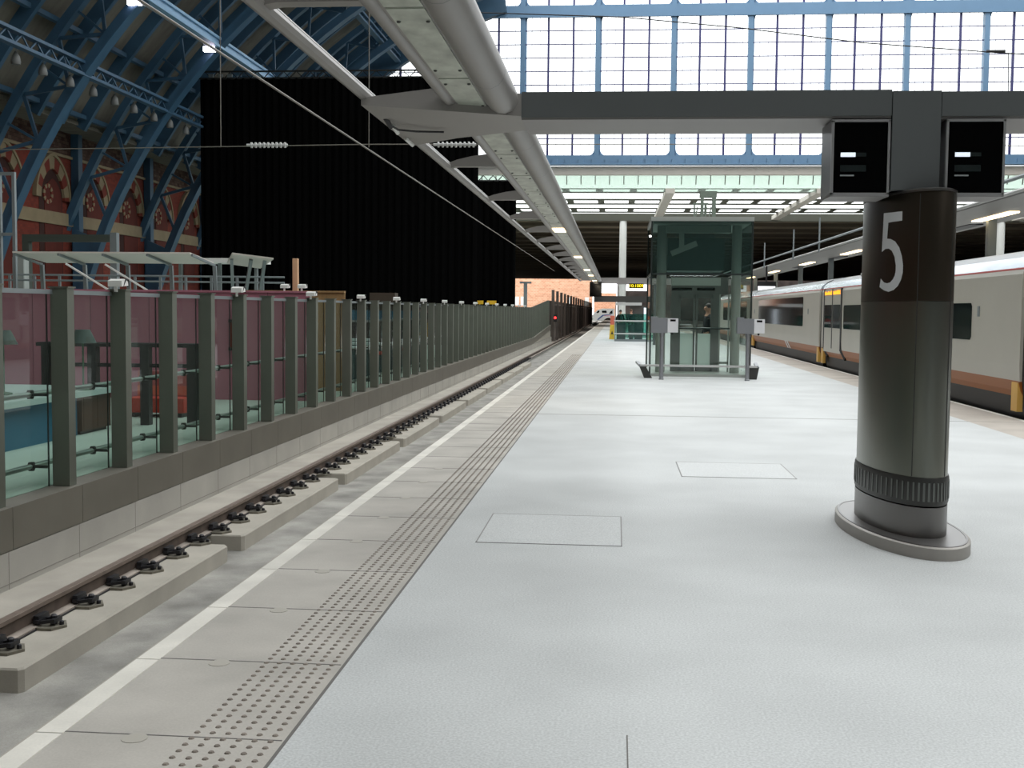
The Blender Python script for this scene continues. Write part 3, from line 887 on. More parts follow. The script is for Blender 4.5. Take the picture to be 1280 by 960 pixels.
def person(label, loc, rz, skin, coat, legs, hairc, h=1.75):
    k = h / 1.75
    t = thing('person', label, 'person', loc)
    S = Vector
    # y- is the facing direction before rotation
    V = [(0, 0, 0.95), (0, 0.0, 1.12), (0, 0.01, 1.32), (0, 0.02, 1.45), (0, 0.0, 1.53), (0, -0.01, 1.60), (0, -0.015, 1.70)]
    E = [(0, 1), (1, 2), (2, 3), (3, 4), (4, 5), (5, 6)]
    Rr = [(0.15, 0.11), (0.13, 0.10), (0.16, 0.11), (0.10, 0.08), 0.055, 0.082, 0.085]
    def chain(start, pts, rads):
        p = start
        for q, r in zip(pts, rads):
            V.append(q); Rr.append(r)
            E.append((p, len(V) - 1))
            p = len(V) - 1
        return p
    wr = {}
    for s in (-1, 1):
        end = chain(3, [(s * 0.18, 0.02, 1.42), (s * 0.24, 0.03, 1.15), (s * 0.23, -0.06, 0.92), (s * 0.225, -0.085, 0.84)], [0.06, 0.045, 0.03, 0.034])
        for j in range(4):
            oy = -0.055 + j * 0.02
            ln = (0.075, 0.085, 0.08, 0.06)[j]
            chain(end, [(s * 0.225, -0.085 + oy * 0.8 + 0.02, 0.79), (s * 0.215, -0.085 + oy * 0.8 + 0.015, 0.79 - ln)], [0.0095, 0.008])
        chain(end, [(s * 0.205, -0.125, 0.83), (s * 0.2, -0.145, 0.785)], [0.011, 0.009])
        chain(0, [(s * 0.095, 0, 0.86), (s * 0.105, -0.01, 0.50), (s * 0.105, 0.015, 0.11), (s * 0.11, -0.02, 0.05), (s * 0.12, -0.14, 0.035)], [0.09, 0.058, 0.042, 0.042, 0.035])
    me = skin_mesh('body', V, E, Rr)
    bm = bmesh.new()
    bm.from_mesh(me)
    def blob(c, r, sc=(1, 1, 1)):
        M = Matrix.Translation(c) @ Matrix.Diagonal((sc[0], sc[1], sc[2], 1))
        bmesh.ops.create_uvsphere(bm, u_segments=12, v_segments=9, radius=r, matrix=M)
    blob((0, -0.012, 1.655), 0.1, (0.78, 0.95, 1.12))
    blob((0, -0.118, 1.64), 0.018, (0.8, 1.1, 1.5))
    blob((0, -0.10, 1.60), 0.02, (1.6, 0.6, 0.5))
    for s in (-1, 1):
        blob((s * 0.08, 0.0, 1.645), 0.022, (0.45, 0.8, 1.3))
        blob((s * 0.03, -0.103, 1.665), 0.012)
    bm.to_mesh(me)
    bm.free()
    o = bpy.data.objects.new('body', me)
    COL.objects.link(o)
    rm = o.modifiers.new('r', 'REMESH')
    rm.mode = 'VOXEL'
    rm.voxel_size = 0.012
    bpy.context.view_layer.update()
    me2 = bpy.data.meshes.new_from_object(o.evaluated_get(bpy.context.evaluated_depsgraph_get()))
    bpy.data.objects.remove(o)
    X = Matrix.Rotation(rz, 4, 'Z') @ Matrix.Scale(k, 4)
    def fin(name, me, m_):
        me.transform(X)
        me.materials.clear()
        me.materials.append(m_)
        me.polygons.foreach_set('use_smooth', [True] * len(me.polygons))
        q = bpy.data.objects.new(name, me)
        COL.objects.link(q)
        q.parent = t
        return q
    fin('body', me2, skin)
    Vj = [(0, 0, 0.93), (0, 0, 1.12), (0, 0.01, 1.32), (0, 0.02, 1.45), (0, 0.01, 1.5)]
    Ej = [(0, 1), (1, 2), (2, 3), (3, 4)]
    Rj = [(0.185, 0.135), (0.16, 0.125), (0.185, 0.13), (0.125, 0.1), 0.07]
    for s in (-1, 1):
        b = len(Vj)
        Vj += [(s * 0.19, 0.02, 1.42), (s * 0.25, 0.03, 1.15), (s * 0.235, -0.055, 0.93)]
        Rj += [0.078, 0.062, 0.048]
        Ej += [(3, b), (b, b + 1), (b + 1, b + 2)]
    fin('jacket', skin_mesh('jacket', Vj, Ej, Rj), coat)
    Vt = [(0, 0, 0.98)]
    Et, Rt = [], [(0.15, 0.115)]
    for s in (-1, 1):
        b = len(Vt)
        Vt += [(s * 0.095, 0, 0.86), (s * 0.105, -0.01, 0.5), (s * 0.105, 0.012, 0.07)]
        Rt += [0.105, 0.078, 0.066]
        Et += [(0, b), (b, b + 1), (b + 1, b + 2)]
    fin('trousers', skin_mesh('trousers', Vt, Et, Rt), legs)
    for s in (-1, 1):
        sh = MB()
        x = s * 0.112
        sh.loft([[(x - 0.045, 0.07, 0.0), (x + 0.045, 0.07, 0.0), (x + 0.04, 0.06, 0.1), (x - 0.04, 0.06, 0.1)],
                 [(x - 0.05, -0.05, 0.0), (x + 0.05, -0.05, 0.0), (x + 0.042, -0.05, 0.1), (x - 0.042, -0.05, 0.1)],
                 [(x - 0.048, -0.17, 0.0), (x + 0.048, -0.17, 0.0), (x + 0.035, -0.16, 0.05), (x - 0.035, -0.16, 0.05)]])
        so = sh.build('shoe', M_BLKWOOD)
        so.data.transform(X)
        so.parent = t
    hm = MB()
    rings = []
    for i in range(7):
        a = math.radians(-10 + i * 16)
        rr = math.cos(a)
        rings.append([(0.088 * rr * math.cos(2 * PI * j / 14), 0.012 + 0.108 * rr * math.sin(2 * PI * j / 14), 1.672 + 0.115 * math.sin(a) + (0.05 if math.sin(2 * PI * j / 14) < -0.5 and i < 2 else 0)) for j in range(14)])
    hm.loft(rings)
    ho = hm.build('hair', hairc, None, True)
    ho.data.transform(X)
    ho.parent = t
    return t
M_SKIN = mat('skin', (196, 150, 126), 0.6)
M_COAT = mat('dark_coat', (26, 30, 38), 0.85)
M_COAT2 = mat('black_coat', (22, 22, 24), 0.85)
M_TRS = mat('dark_trousers', (30, 32, 38), 0.85)
M_HAIR = mat('dark_hair', (34, 26, 22), 0.7)
person('person in a dark coat standing inside the glass lift', (2.50, 31.95, 0.076), math.radians(-70), M_SKIN, M_COAT, M_TRS, M_HAIR, 1.78)
person('person with dark hair behind the glass balustrade, left of two', (0.28, 72.0, 0), math.radians(160), M_SKIN, M_COAT2, M_TRS, M_HAIR, 1.72)
person('person behind the glass balustrade, right of two', (0.95, 73.5, 0), math.radians(200), M_SKIN, M_COAT, M_TRS, mat('brown_hair', (92, 66, 48), 0.7), 1.76)

# ------------------------------------------------------------------ train
def train_profile(x0=6.36):
    w = 2.8
    half = [(x0 + 0.10, 0.30), (x0 + 0.045, 0.44), (x0 + 0.012, 0.60), (x0, 0.85), (x0, 2.30), (x0 + 0.03, 2.385)]
    return half
def carriage(y0, y1, label, wins, doors, led):
    t = thing('train_carriage', label, 'train carriage', (7.76, (y0 + y1) / 2, -0.9), 'carriages of the white train')
    x0 = 6.36
    cx = 7.76
    def mir(pl):
        return pl + [(2 * cx - a, b) for a, b in reversed(pl)]
    body = MB().prism(mir([(x0 + 0.012, 0.60), (x0, 0.85), (x0, 2.30), (x0 + 0.025, 2.375)]), 'y', y0, y1)
    body.build('body', M_TRAINW, t)
    MB().prism(mir([(x0 + 0.11, 0.34), (x0 + 0.05, 0.44), (x0 + 0.008, 0.605)]), 'y', y0 + 0.02, y1 - 0.02).build('yellow_skirt', M_TRAINY, t)
    MB().prism(mir([(x0 + 0.022, 2.375), (x0 + 0.03, 2.405)]), 'y', y0, y1).build('red_stripe', M_TRAINR, t)
    MB().prism(mir([(x0 + 0.03, 2.405), (x0 + 0.07, 2.50), (x0 + 0.17, 2.585)]), 'y', y0, y1).build('roof_cove', M_TRAINCV, t, True)
    MB().prism(mir([(x0 + 0.17, 2.585), (x0 + 0.35, 2.68), (x0 + 0.8, 2.78)]), 'y', y0, y1).build('roof', M_TRAINRF, t, True)
    MB().prism(mir([(x0 + 0.25, -0.62), (x0 + 0.14, 0.34)]), 'y', y0 + 0.1, y1 - 0.1).build('underframe', M_TRAINBK, t)
    wh = MB()
    for yb in (y0 + 0.9, y1 - 0.9):
        for s in (-0.0,):
            wh.tube((x0 + 0.62, yb, -0.33), (2 * cx - x0 - 0.62, yb, -0.33), 0.43, 18)
    wh.build('wheels', M_TRAINBK, t)
    for (a, b, z0, z1) in wins:
        wv = MB().prism([(a, z0 + 0.06), (a + 0.06, z0), (b - 0.06, z0), (b, z0 + 0.06), (b, z1 - 0.06), (b - 0.06, z1), (a + 0.06, z1), (a, z1 - 0.06)], 'x', x0 - 0.006, x0 + 0.02)
        wv.build('window', M_TRAINWIN, t)
    for (a, b) in doors:
        d = MB().box(x0 - 0.012, x0 + 0.02, a, b, 0.5, 2.36).build('door', M_TRAINW, t)
        for yy in (a, b):
            e = MB().box(x0 - 0.02, x0 + 0.02, yy - 0.07, yy + 0.07, 0.62, 2.37)
            e.bar((x0 + 0.0, yy, 0.64), (x0 + 0.08, yy - 0.35, 0.36), 0.05, 0.1)
            e.build('door_seal', M_TRAINBK, d)
        MB().box(x0 - 0.02, x0 + 0.02, (a + b) / 2 - 0.04, (a + b) / 2 + 0.04, 0.62, 2.37).build('door_seal', M_TRAINBK, d)
        for (q0, q1) in ((a + 0.12, (a + b) / 2 - 0.1), ((a + b) / 2 + 0.1, b - 0.12)):
            MB().box(x0 - 0.018, x0, q0, q1, 1.22, 1.9).build('door_window', M_TRAINWIN, d)
    if led:
        l = MB()
        for (a, b) in led:
            yy = a
            while yy < b:
                wd = random.uniform(0.10, 0.28)
                l.box(x0 - 0.026, x0 - 0.012, yy, min(b, yy + wd), 2.20, 2.32 - random.uniform(0, 0.05))
                yy += wd + 0.06
        l.build('destination_display', E_ORANGE, t)
    for yb in (y0 + 0.05, y1 - 0.33):
        MB().box(x0 + 0.0, x0 + 0.09, yb, yb + 0.28, 0.12, 0.58).build('end_plate', mat('gold_plate', (222, 176, 90), 0.5), t)
    for yb in (y0, y1):
        pass
    MB().prism(mir([(x0 + 0.10, 0.1), (x0 + 0.05, 0.6), (x0 + 0.05, 2.3), (x0 + 0.12, 2.45), (x0 + 0.6, 2.62)]), 'y', y0 - 0.3, y0).build('gangway_bellows', M_TRAINBK, t)
    for yy in (y0 + 2.1, y1 - 1.0):
        MB().box(x0 - 0.015, x0, yy, yy + 0.10, 1.62, 1.80).build('handle', M_GREYMET, t)
    return t
def logo(t, y):
    m_ = M_SIGNWHITE
    mb = MB()
    for k in range(2):
        mb.add([(6.405, y + 0.5 * k, 0.36), (6.405, y + 0.5 * k + 0.25, 0.36), (6.36, y + 0.5 * k + 0.85, 0.62), (6.36, y + 0.5 * k + 0.6, 0.62)], [(0, 1, 2, 3)])
    mb.build('white_slash_mark', m_, t)
carriage(18.95, 36.75, 'nearest white train carriage, beside and behind the number 5 column', [(21.5, 23.6, 1.2, 1.86), (25.5, 27.6, 1.2, 1.86), (29.6, 33.3, 1.22, 1.88)], [(33.62, 36.3)], [(33.8, 34.8), (35.1, 36.2)])
c2 = carriage(37.2, 55.2, 'second white train carriage, with one long dark window, right of the lift', [(40.4, 52.8, 1.2, 2.2)], [], [])
logo(c2, 43.3)
carriage(55.6, 73.6, 'third white train carriage, farthest one, next to the glass lift', [(57.5, 70, 1.2, 2.2)], [], [])
t = thing('roof_aerial', 'small white aerial pod on the train roof left of the column', 'aerial', (6.9, 33.5, 2.72))
MB().ball((6.95, 33.4, 2.74), 0.12, 0.3, 0.09).ball((6.95, 31.7, 2.74), 0.12, 0.35, 0.09).build('pod', M_WHITEMET, t, True)

struct('right_trackbed', MB().box(6.42, 9.4, -14, 300, -1.4, -1.1), M_BED)
t = thing('right_railway_track', 'dark rails under the white train at right', 'railway track', (7.76, 30, -1.1))
for x in (7.02, 8.5):
    MB().prism([(x + a + 0, b) for a, b in ((-0.036, -0.76), (0.036, -0.76), (0.036, -0.8), (0.07, -1.1), (-0.07, -1.1), (-0.036, -0.8))], 'y', -10, 290).build('rail', M_RAIL, t)
far_pf = struct('far_platform', MB().box(9.45, 15.5, -14, 295, -1.2, 0.0), M_FLOOR)

# ------------------------------------------------------------------ right platform canopy
rc = thing('far_platform_canopy', 'long grey canopy with strip lights above the train', 'canopy', (10.8, 60, 4.5))
MB().prism([(9.55, 4.62), (9.6, 4.55), (10.5, 4.5), (11.2, 4.5), (12.2, 4.6), (12.25, 4.7), (10.9, 4.78)], 'y', 22, 110).build('roof_panel', M_CANOPY, rc)
MB().tube((9.55, 22, 4.62), (9.55, 110, 4.62), 0.05, 8).build('edge_tube', M_CANEDGE, rc, True)
for (a, b) in ((33.2, 36.6), (53.2, 57.4), (66, 70), (80, 84), (94, 98)):
    MB().box(10.72, 11.0, a, b, 4.46, 4.505).build('strip_light', E_LAMP, rc)
dk = MB()
for (a, b) in ((38, 41), (46, 49), (59.5, 62), (73, 75)):
    dk.box(11.05, 11.5, a, b, 4.48, 4.515)
dk.build('vent_panel', M_TRAINBK, rc)
for y in (36, 52.6, 62, 72, 83, 95):
    MB().box(11.0, 11.25, y - 0.12, y + 0.12, 0, 4.5).build('post', M_GREYMET, rc)

# ------------------------------------------------------------------ overhead wires
t = thing('contact_wire', 'overhead contact wire above the left track in front of the black curtain', 'wire', (-4, 30, 4.2))
MB().tube((-4.0, 2, 4.2), (-4.0, 75, 4.2), 0.013, 6).build('wire_strand', M_WIRE, t)
MB().tube((-3.94, 18.3, 4.2), (-3.94, 18.3, 6.4), 0.008, 5).build('dropper', M_WIRE, t)
t = thing('span_wire', 'thin span wire with ribbed insulators crossing above the tracks', 'wire', (0, 18.3, 4.25))
MB().path([(-26.95, 18.45, 4.05), (-8, 18.45, 4.22), (-3.9, 18.45, 4.27), (4, 18.45, 4.25), (10, 18.45, 4.17), (49.5, 18.45, 3.7)], 0.008, 6).build('wire_strand', M_WIRE, t)
for (a, b) in ((-5.97, -5.3), (-2.93, -2.25)):
    ins = MB()
    n = 9
    for k in range(n):
        x = a + 0.08 + (b - a - 0.12) * k / (n - 1)
        ins.tube((x - 0.012, 18.45, 4.262), (x + 0.012, 18.45, 4.262), 0.045, 10)
    ins.tube((a, 18.45, 4.262), (b, 18.45, 4.262), 0.022, 8)
    ins.build('insulator', M_INSUL, t)
MB().tube((-6.4, 18.45, 4.24), (-6.4, 18.45, 6.6), 0.008, 5).build('dropper', M_WIRE, t)
t = thing('right_contact_wire', 'grey overhead conductor bar above the train right of the lift', 'wire', (7.7, 50, 4.3))
MB().tube((7.7, 20, 4.3), (7.7, 110, 4.5), 0.04, 6).build('conductor_bar', M_GREYMET, t)
for y in (45.5, 52, 62, 75):
    MB().tube((7.7, y, 4.0), (7.7, y, 5.3), 0.035, 6).build('hanger', M_GREYMET, t)
t = thing('catenary_wire', 'thin dark wire sagging across the upper panes of the gable window', 'wire', (6, 40, 11))
MB().path([(-8, 40, 11.9), (0.1, 40, 11.55), (4, 40, 11.15), (8, 40, 10.62), (12.3, 40, 10.26), (16, 40, 10.0)], 0.02, 6).tube((12.0, 40, 10.3), (12.6, 40, 10.3), 0.05, 6).path([(12.7, 40, 10.25), (12.75, 40, 9.0)], 0.015, 5).build('wire_strand', M_TRAINBK, t)

# ------------------------------------------------------------------ station shell: vault, trusses, walls
CX, CZ = 1.2, -5.6
def arc(R, deg, mirror=False):
    a = math.radians(deg)
    x, z = CX + R * math.cos(a), CZ + R * math.sin(a)
    return (2 * 10.6 - x, z) if mirror else (x, z)
NA = 26
def shell(mirror, y0, y1, a0, a1):
    mb = MB()
    ri = [arc(31.0, a0 + (a1 - a0) * k / NA, mirror) for k in range(NA + 1)]
    ro = [arc(31.3, a0 + (a1 - a0) * k / NA, mirror) for k in range(NA + 1)]
    mb.prism(ri + list(reversed(ro)), 'y', y0, y1)
    return mb
vault = struct('ceiling', shell(False, -60, 79.6, 149.5, 107), M_BOARD)
ribm = MB()
TR = [28.8, 37.7, 46.6, 55.5, 64.4, 73.3]
def arcbar(mb, R, r0, r1, w, y, a0, a1, n=22):
    rings = []
    for k in range(n + 1):
        d = a0 + (a1 - a0) * k / n
        p0, p1 = arc(r0, d), arc(r1, d)
        rings.append([(p0[0], y - w / 2, p0[1]), (p0[0], y + w / 2, p0[1]), (p1[0], y + w / 2, p1[1]), (p1[0], y - w / 2, p1[1])])
    mb.loft(rings)
for ty in TR:
    for q in (1, 2, 3):
        yy = ty + 8.9 * q / 4
        if yy > 79: continue
        rr = MB()
        arcbar(rr, 30.8, 30.45, 31.0, 0.26, yy, 149.5, 108)
        rr.build('rib', M_BLUE, vault)
pur = MB()
MB().box(-27.6, -25.3, -60, 79.6, 10.1, 10.3).build('eaves_board', M_BOARD, vault)
for d in (148.5, 142, 131, 124.5, 118, 111):
    x, z = arc(30.75, d)
    pur.box(x - 0.12, x + 0.12, 20, 79.5, z - 0.1, z + 0.1)
pur.build('purlin', M_BLUE, vault)
for i, ty in enumerate(TR):
    lb = ['arched blue lattice roof truss nearest the camera, above the left edge', 'second arched blue lattice roof truss from the camera', 'blue lattice roof truss leftmost in the photo, foot beside the tall grey frame',
          'blue lattice roof truss whose foot stands behind the dark portal frame', 'blue lattice roof truss whose foot meets the left edge of the black curtain', 'farthest blue lattice roof truss, seen above the black curtain'][i]
    if i < 2:
        continue
    t = thing('roof_truss', lb, 'roof truss', (-26, ty, 3), 'blue lattice roof trusses')
    a = MB(); arcbar(a, 28.6, 28.45, 28.8, 0.42, ty, 164, 107); arcbar(a, 28.6, 28.38, 28.46, 0.6, ty, 164, 107)
    a.build('inner_chord', M_BLUE, t)
    a = MB(); arcbar(a, 30.4, 30.25, 30.6, 0.4, ty, 161, 107)
    a.build('outer_chord', M_BLUE, t)
    br = MB()
    d = 156
    fl = 0
    while d > 108:
        p, q = arc(28.8, d), arc(30.25, d - 2.6)
        r_ = arc(28.8, d - 5.2)
        br.bar((p[0], ty, p[1]), (q[0], ty, q[1]), 0.14, 0.12, (0, 1, 0))
        br.bar((q[0], ty, q[1]), (r_[0], ty, r_[1]), 0.14, 0.12, (0, 1, 0))
        br.bar((r_[0], ty, r_[1]), (arc(30.25, d - 5.2)[0], ty, arc(30.25, d - 5.2)[1]), 0.1, 0.1, (0, 1, 0))
        d -= 5.2
    br.build('lattice', M_BLUE, t)
    sp = MB()
    poly = [arc(28.5, 165), arc(28.5, 161.5), arc(28.5, 158.5), (-26.6, 5.4), (-26.75, 4.6), (-26.75, 1.5), (arc(28.5, 165)[0], 1.0)]
    sp.prism(poly, 'y', ty - 0.1, ty + 0.1)
    sp.build('foot_plate', M_BLUE, t)
    MB().box(-26.98, -26.6, ty + 0.3, ty + 0.75, 1.0, 10.6).build('wall_column', M_BLUE, t)

def girder(x, z, w, h, m_, name, label, y0, y1, double=False):
    t = thing(name, label, 'girder', (x, 50, z))
    MB().box(x - w / 2, x + w / 2, y0, y1, z - h / 2, z - h / 2 + 0.12).build('lower_flange', m_, t)
    MB().box(x - w / 2, x + w / 2, y0, y1, z + h / 2 - 0.12, z + h / 2).build('upper_flange', m_, t)
    if double:
        wv = MB()
        yy = y0
        while yy < y1 - 1:
            wv.bar((x, yy, z - h / 2 + 0.1), (x, yy + 0.55, z + h / 2 - 0.1), 0.05, 0.06)
            wv.bar((x, yy + 0.55, z + h / 2 - 0.1), (x, yy + 1.1, z - h / 2 + 0.1), 0.05, 0.06)
            yy += 1.1
        wv.build('web_lattice', m_, t)
    else:
        MB().box(x - w * 0.3, x + w * 0.3, y0, y1, z - h / 2 + 0.1, z + h / 2 - 0.1).build('web', m_, t)
girder(-21.9, 11.35, 0.3, 0.62, M_BLUE, 'lower_roof_girder', 'blue lattice girder running along the vault with hanging lamps', 30, 79, True)
girder(-19.4, 14.35, 0.55, 0.5, M_BLUELT, 'upper_roof_girder', 'wide light blue girder running along the vault above the spotlights', 30, 79)
girder(-15.0, 18.6, 0.35, 0.5, M_BLUE, 'crown_roof_girder', 'blue girder high on the vault above the black curtain', 40, 79, True)

PY = [43.6, 45.84, 47.93, 50.05, 52.09, 54.4, 56.4, 58.54]
for i, y in enumerate([41.57] + PY):
    t = thing('pendant_lamp', ('unlit pendant lamp under the lattice girder, leftmost of the row' if i == 0 else '%s unlit pendant lamp under the lattice girder, counting from the left' % nth(i + 1)), 'lamp', (-22.15, y, 10.7), 'pendant lamps under the girder')
    MB().tube((-22.15, y, 11.0), (-22.0, y, 11.1), 0.02, 5).tube((-22.15, y, 10.95), (-22.15, y, 11.02), 0.03, 6).build('hook', M_GREYMET, t)
    MB().lathe((-22.15, y, 10.5), [(0.16, 0), (0.18, 0.1), (0.14, 0.3), (0.06, 0.42), (0.05, 0.46)], 10).build('shade', mat('pendant_grey', (100, 102, 100), 0.5), t, True)
for i, (x, y, z, lb) in enumerate(((-19.6, 46.3, 13.85, 'lit spotlight near the top left, under the light blue girder'), (-19.6, 55.0, 13.9, 'lit spotlight above the left corner of the black curtain'))):
    t = thing('spotlight', lb, 'spotlight', (x, y, z))
    MB().box(x - 0.3, x + 0.3, y - 0.1, y + 0.35, z, z + 0.25).build('housing', M_GREYMET, t)
    MB().quad((x - 0.28, y - 0.12, z - 0.02), (x + 0.28, y - 0.12, z - 0.02), (x + 0.28, y + 0.1, z - 0.03), (x - 0.28, y + 0.1, z - 0.03)).quad((x - 0.28, y - 0.125, z - 0.02), (x + 0.28, y - 0.125, z - 0.02), (x + 0.28, y - 0.125, z + 0.2), (x - 0.28, y - 0.125, z + 0.2)).build('lens', E_SPOT, t)

wallL = struct('wall_left', MB().box(-27.6, -27.0, -60, 300, -1.3, 9.0), M_BRICK)
MB().box(-27.6, -26.99, -60, 79, 8.95, 10.2).build('patterned_frieze', M_DIAPER, wallL)
MB().box(-27.6, -26.8, -60, 79, 10.2, 10.5).box(-27.6, -26.88, -60, 79, 8.85, 8.98).build('cornice', M_CREAM, wallL)
MB().box(-27.6, -26.9, -60, 79, 5.55, 6.15).build('string_course', M_CREAM, wallL)
def gothic(hw, zs, n=14):
    """pointed arch outline half width hw, from the spring line zs"""
    r = hw * 1.28
    out = []
    amax = math.acos((r - hw) / r)
    for k in range(n + 1):
        a = amax * k / n
        out.append((-(r - hw) * -1 - r * math.cos(a) * 1.0, zs + r * math.sin(a)))
    left = [(-(r * math.cos(amax * k / n) - (r - hw)), zs + r * math.sin(amax * k / n)) for k in range(n + 1)]
    right = [(-x, z) for x, z in reversed(left)][1:]
    return left + right
for i in range(7):
    cy = 49.25 + 4.45 * i
    zs = 6.75
    nm = 'window_%d' % (i + 1)
    op = gothic(1.15, zs)
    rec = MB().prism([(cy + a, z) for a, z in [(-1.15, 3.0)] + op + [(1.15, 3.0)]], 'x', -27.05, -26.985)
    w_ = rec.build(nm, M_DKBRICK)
    w_['kind'] = 'structure'
    outer = gothic(1.62, zs)
    vs = MB()
    n = len(op)
    for k in range(n - 1):
        vs.mi = 0 if (k // 3) % 2 else 1
        a, b, c, d = op[k], op[k + 1], outer[k + 1], outer[k]
        q = [(cy + p[0], p[1]) for p in (a, b, c, d)]
        vs.loft([[(-27.02, p[0], p[1]) for p in q], [(-26.86, p[0], p[1]) for p in q]])
    vs.build('voussoirs', [M_RED, M_CREAM], w_)
    hood_o = gothic(1.74, zs)
    hd = MB()
    for k in range(n - 1):
        a, b, c, d = outer[k], outer[k + 1], hood_o[k + 1], hood_o[k]
        q = [(cy + p[0], p[1]) for p in (a, b, c, d)]
        hd.loft([[(-27.02, p[0], p[1]) for p in q], [(-26.8, p[0], p[1]) for p in q]])
    hd.build('hood_mould', M_CREAM, w_)
    inn = MB()
    pan = gothic(0.85, zs - 0.1)
    inn.prism([(cy + 0.18 + a, z) for a, z in [(-0.85, 3.0)] + pan + [(0.85, 3.0)]], 'x', -27.0, -26.96)
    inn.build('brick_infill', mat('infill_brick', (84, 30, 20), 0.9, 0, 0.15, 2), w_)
    ro = MB()
    for k in range(16):
        a0, a1 = 2 * PI * k / 16, 2 * PI * (k + 1) / 16
        q = [(cy - 0.35 + r * math.cos(a), 6.95 + r * math.sin(a)) for r, a in ((0.3, a0), (0.3, a1), (0.48, a1), (0.48, a0))]
        ro.mi = k % 2
        ro.loft([[(-26.97, p[0], p[1]) for p in q], [(-26.92, p[0], p[1]) for p in q]])
    ro.build('roundel', [M_RED, M_CREAM], w_)

# right-hand vault and walls closing the shed
struct('ceiling_right', shell(True, -60, 79.6, 159, 115), M_BOARD)
struct('rear_light_blocker', MB().box(-9, 31, -60, -7, 22.4, 22.8), M_BOARD)  # unseen slab added behind the camera to darken the near floor
struct('wall_right', MB().box(49.5, 50.1, -60, 300, -1.3, 12), M_DKBRICK)
struct('wall_back', MB().box(-27.6, 50, -60.6, -60, -1.3, 26), mat('back_wall', (70, 72, 70), 0.9))
struct('concourse_floor', MB().box(-27.0, -5.79, -14, 300, -0.5, -0.2), M_CONCOURSE)
struct('ground', MB().box(15.5, 50, -60, 300, -1.4, -1.1).box(-27, 50, -60, -14, -1.4, -1.1), M_BED)
struct('ground_beyond', MB().box(-80, 80, 300, 460, -1.6, -1.2), M_BED)

# ------------------------------------------------------------------ gable window screen
GY = 80.0
gab = struct('window_8', MB().box(-27, 50, GY - 0.3, GY + 0.3, 11.55, 12.2).box(-27, 50, GY - 0.3, GY + 0.3, 21.62, 22.22), M_BLUEG, label='blue framed gable window screen')
MX = [-26.95 + 5.09 * k for k in range(15)]
mu = MB()
for x in MX:
    mu.box(x - 0.16, x + 0.16, GY - 0.25, GY + 0.25, 12.2, 30)
    mu.box(x + 0.16, x + 0.26, GY + 0.0, GY + 0.25, 12.2, 30)
mu.build('mullion', M_BLUEG, gab)
cn = MB()
for x in MX:
    for s in (-1, 1):
        for (z, sg) in ((12.2, 1), (21.65, -1), (22.22, 1)):
            xs = x + s * (0.16 if s < 0 else 0.26)
            pts = [(xs, z)] + [(xs + s * (0.42 - 0.42 * math.sin(a)), z + sg * (0.42 - 0.42 * math.cos(a))) for a in [PI / 2 * j / 5 for j in range(6)]]
            cn.prism(pts, 'y', GY - 0.08, GY + 0.08)
cn.build('corner_bracket', M_BLUEG, gab)
th = MB()
for x in MX:
    for q in (1, 2):
        xx = x + 5.09 * q / 3.0 + 0.05
        th.box(xx - 0.07, xx + 0.07, GY - 0.1, GY + 0.1, 12.2, 30)
th.build('glazing_bar', M_BLUEDK, gab)
hz = MB()
z = 13.35
while z < 26:
    if not (21.5 < z < 22.5):
        hz.box(-27, 50, GY - 0.02, GY + 0.02, z - 0.032, z + 0.032)
    z += 0.905
for x in MX:
    for q in range(1, 9):
        if q % 3: hz.box(x + 5.09 * q / 9 + 0.04, x + 5.09 * q / 9 + 0.062, GY - 0.01, GY + 0.01, 12.2, 26)
hz.build('thin_bar', M_BLUEDK, gab)
MB().quad((-27, GY + 0.12, 12.2), (50, GY + 0.12, 12.2), (50, GY + 0.12, 30), (-27, GY + 0.12, 30)).build('pane', M_PANE, gab)
fl = MB()
x = -27
while x < 50:
    fl.box(x, x + 0.35, GY - 0.42, GY - 0.3, 11.65, 11.95)
    x += 0.9
fl.box(-27, 50, GY - 0.45, GY - 0.3, 11.55, 11.65).box(-27, 50, GY - 0.4, GY - 0.3, 21.4, 21.65)
fl.build('sill_ornament', M_BLUEG, gab)
# solid spandrels between the vaults and the screen
spd = MB()
pl = [arc(31.2, 159 - 2 * k) for k in range(27)]
pi_ = [arc(28.7, 162 - 2.0 * k) for k in range(28)]
spd.prism(pi_ + list(reversed(pl)), 'y', GY - 0.9, GY - 0.35)
spd.prism([arc(28.4, 162 - 2.0 * k, True) for k in range(27)] + list(reversed([arc(34, 159 - 2 * k, True) for k in range(26)])), 'y', GY - 0.9, GY - 0.35)
spd.build('gable_arch', M_BLUE, gab)
struct('wall_front', MB().box(-27.0, -24.5, GY - 0.3, GY + 0.3, -1.0, 11.55), M_BRICK)

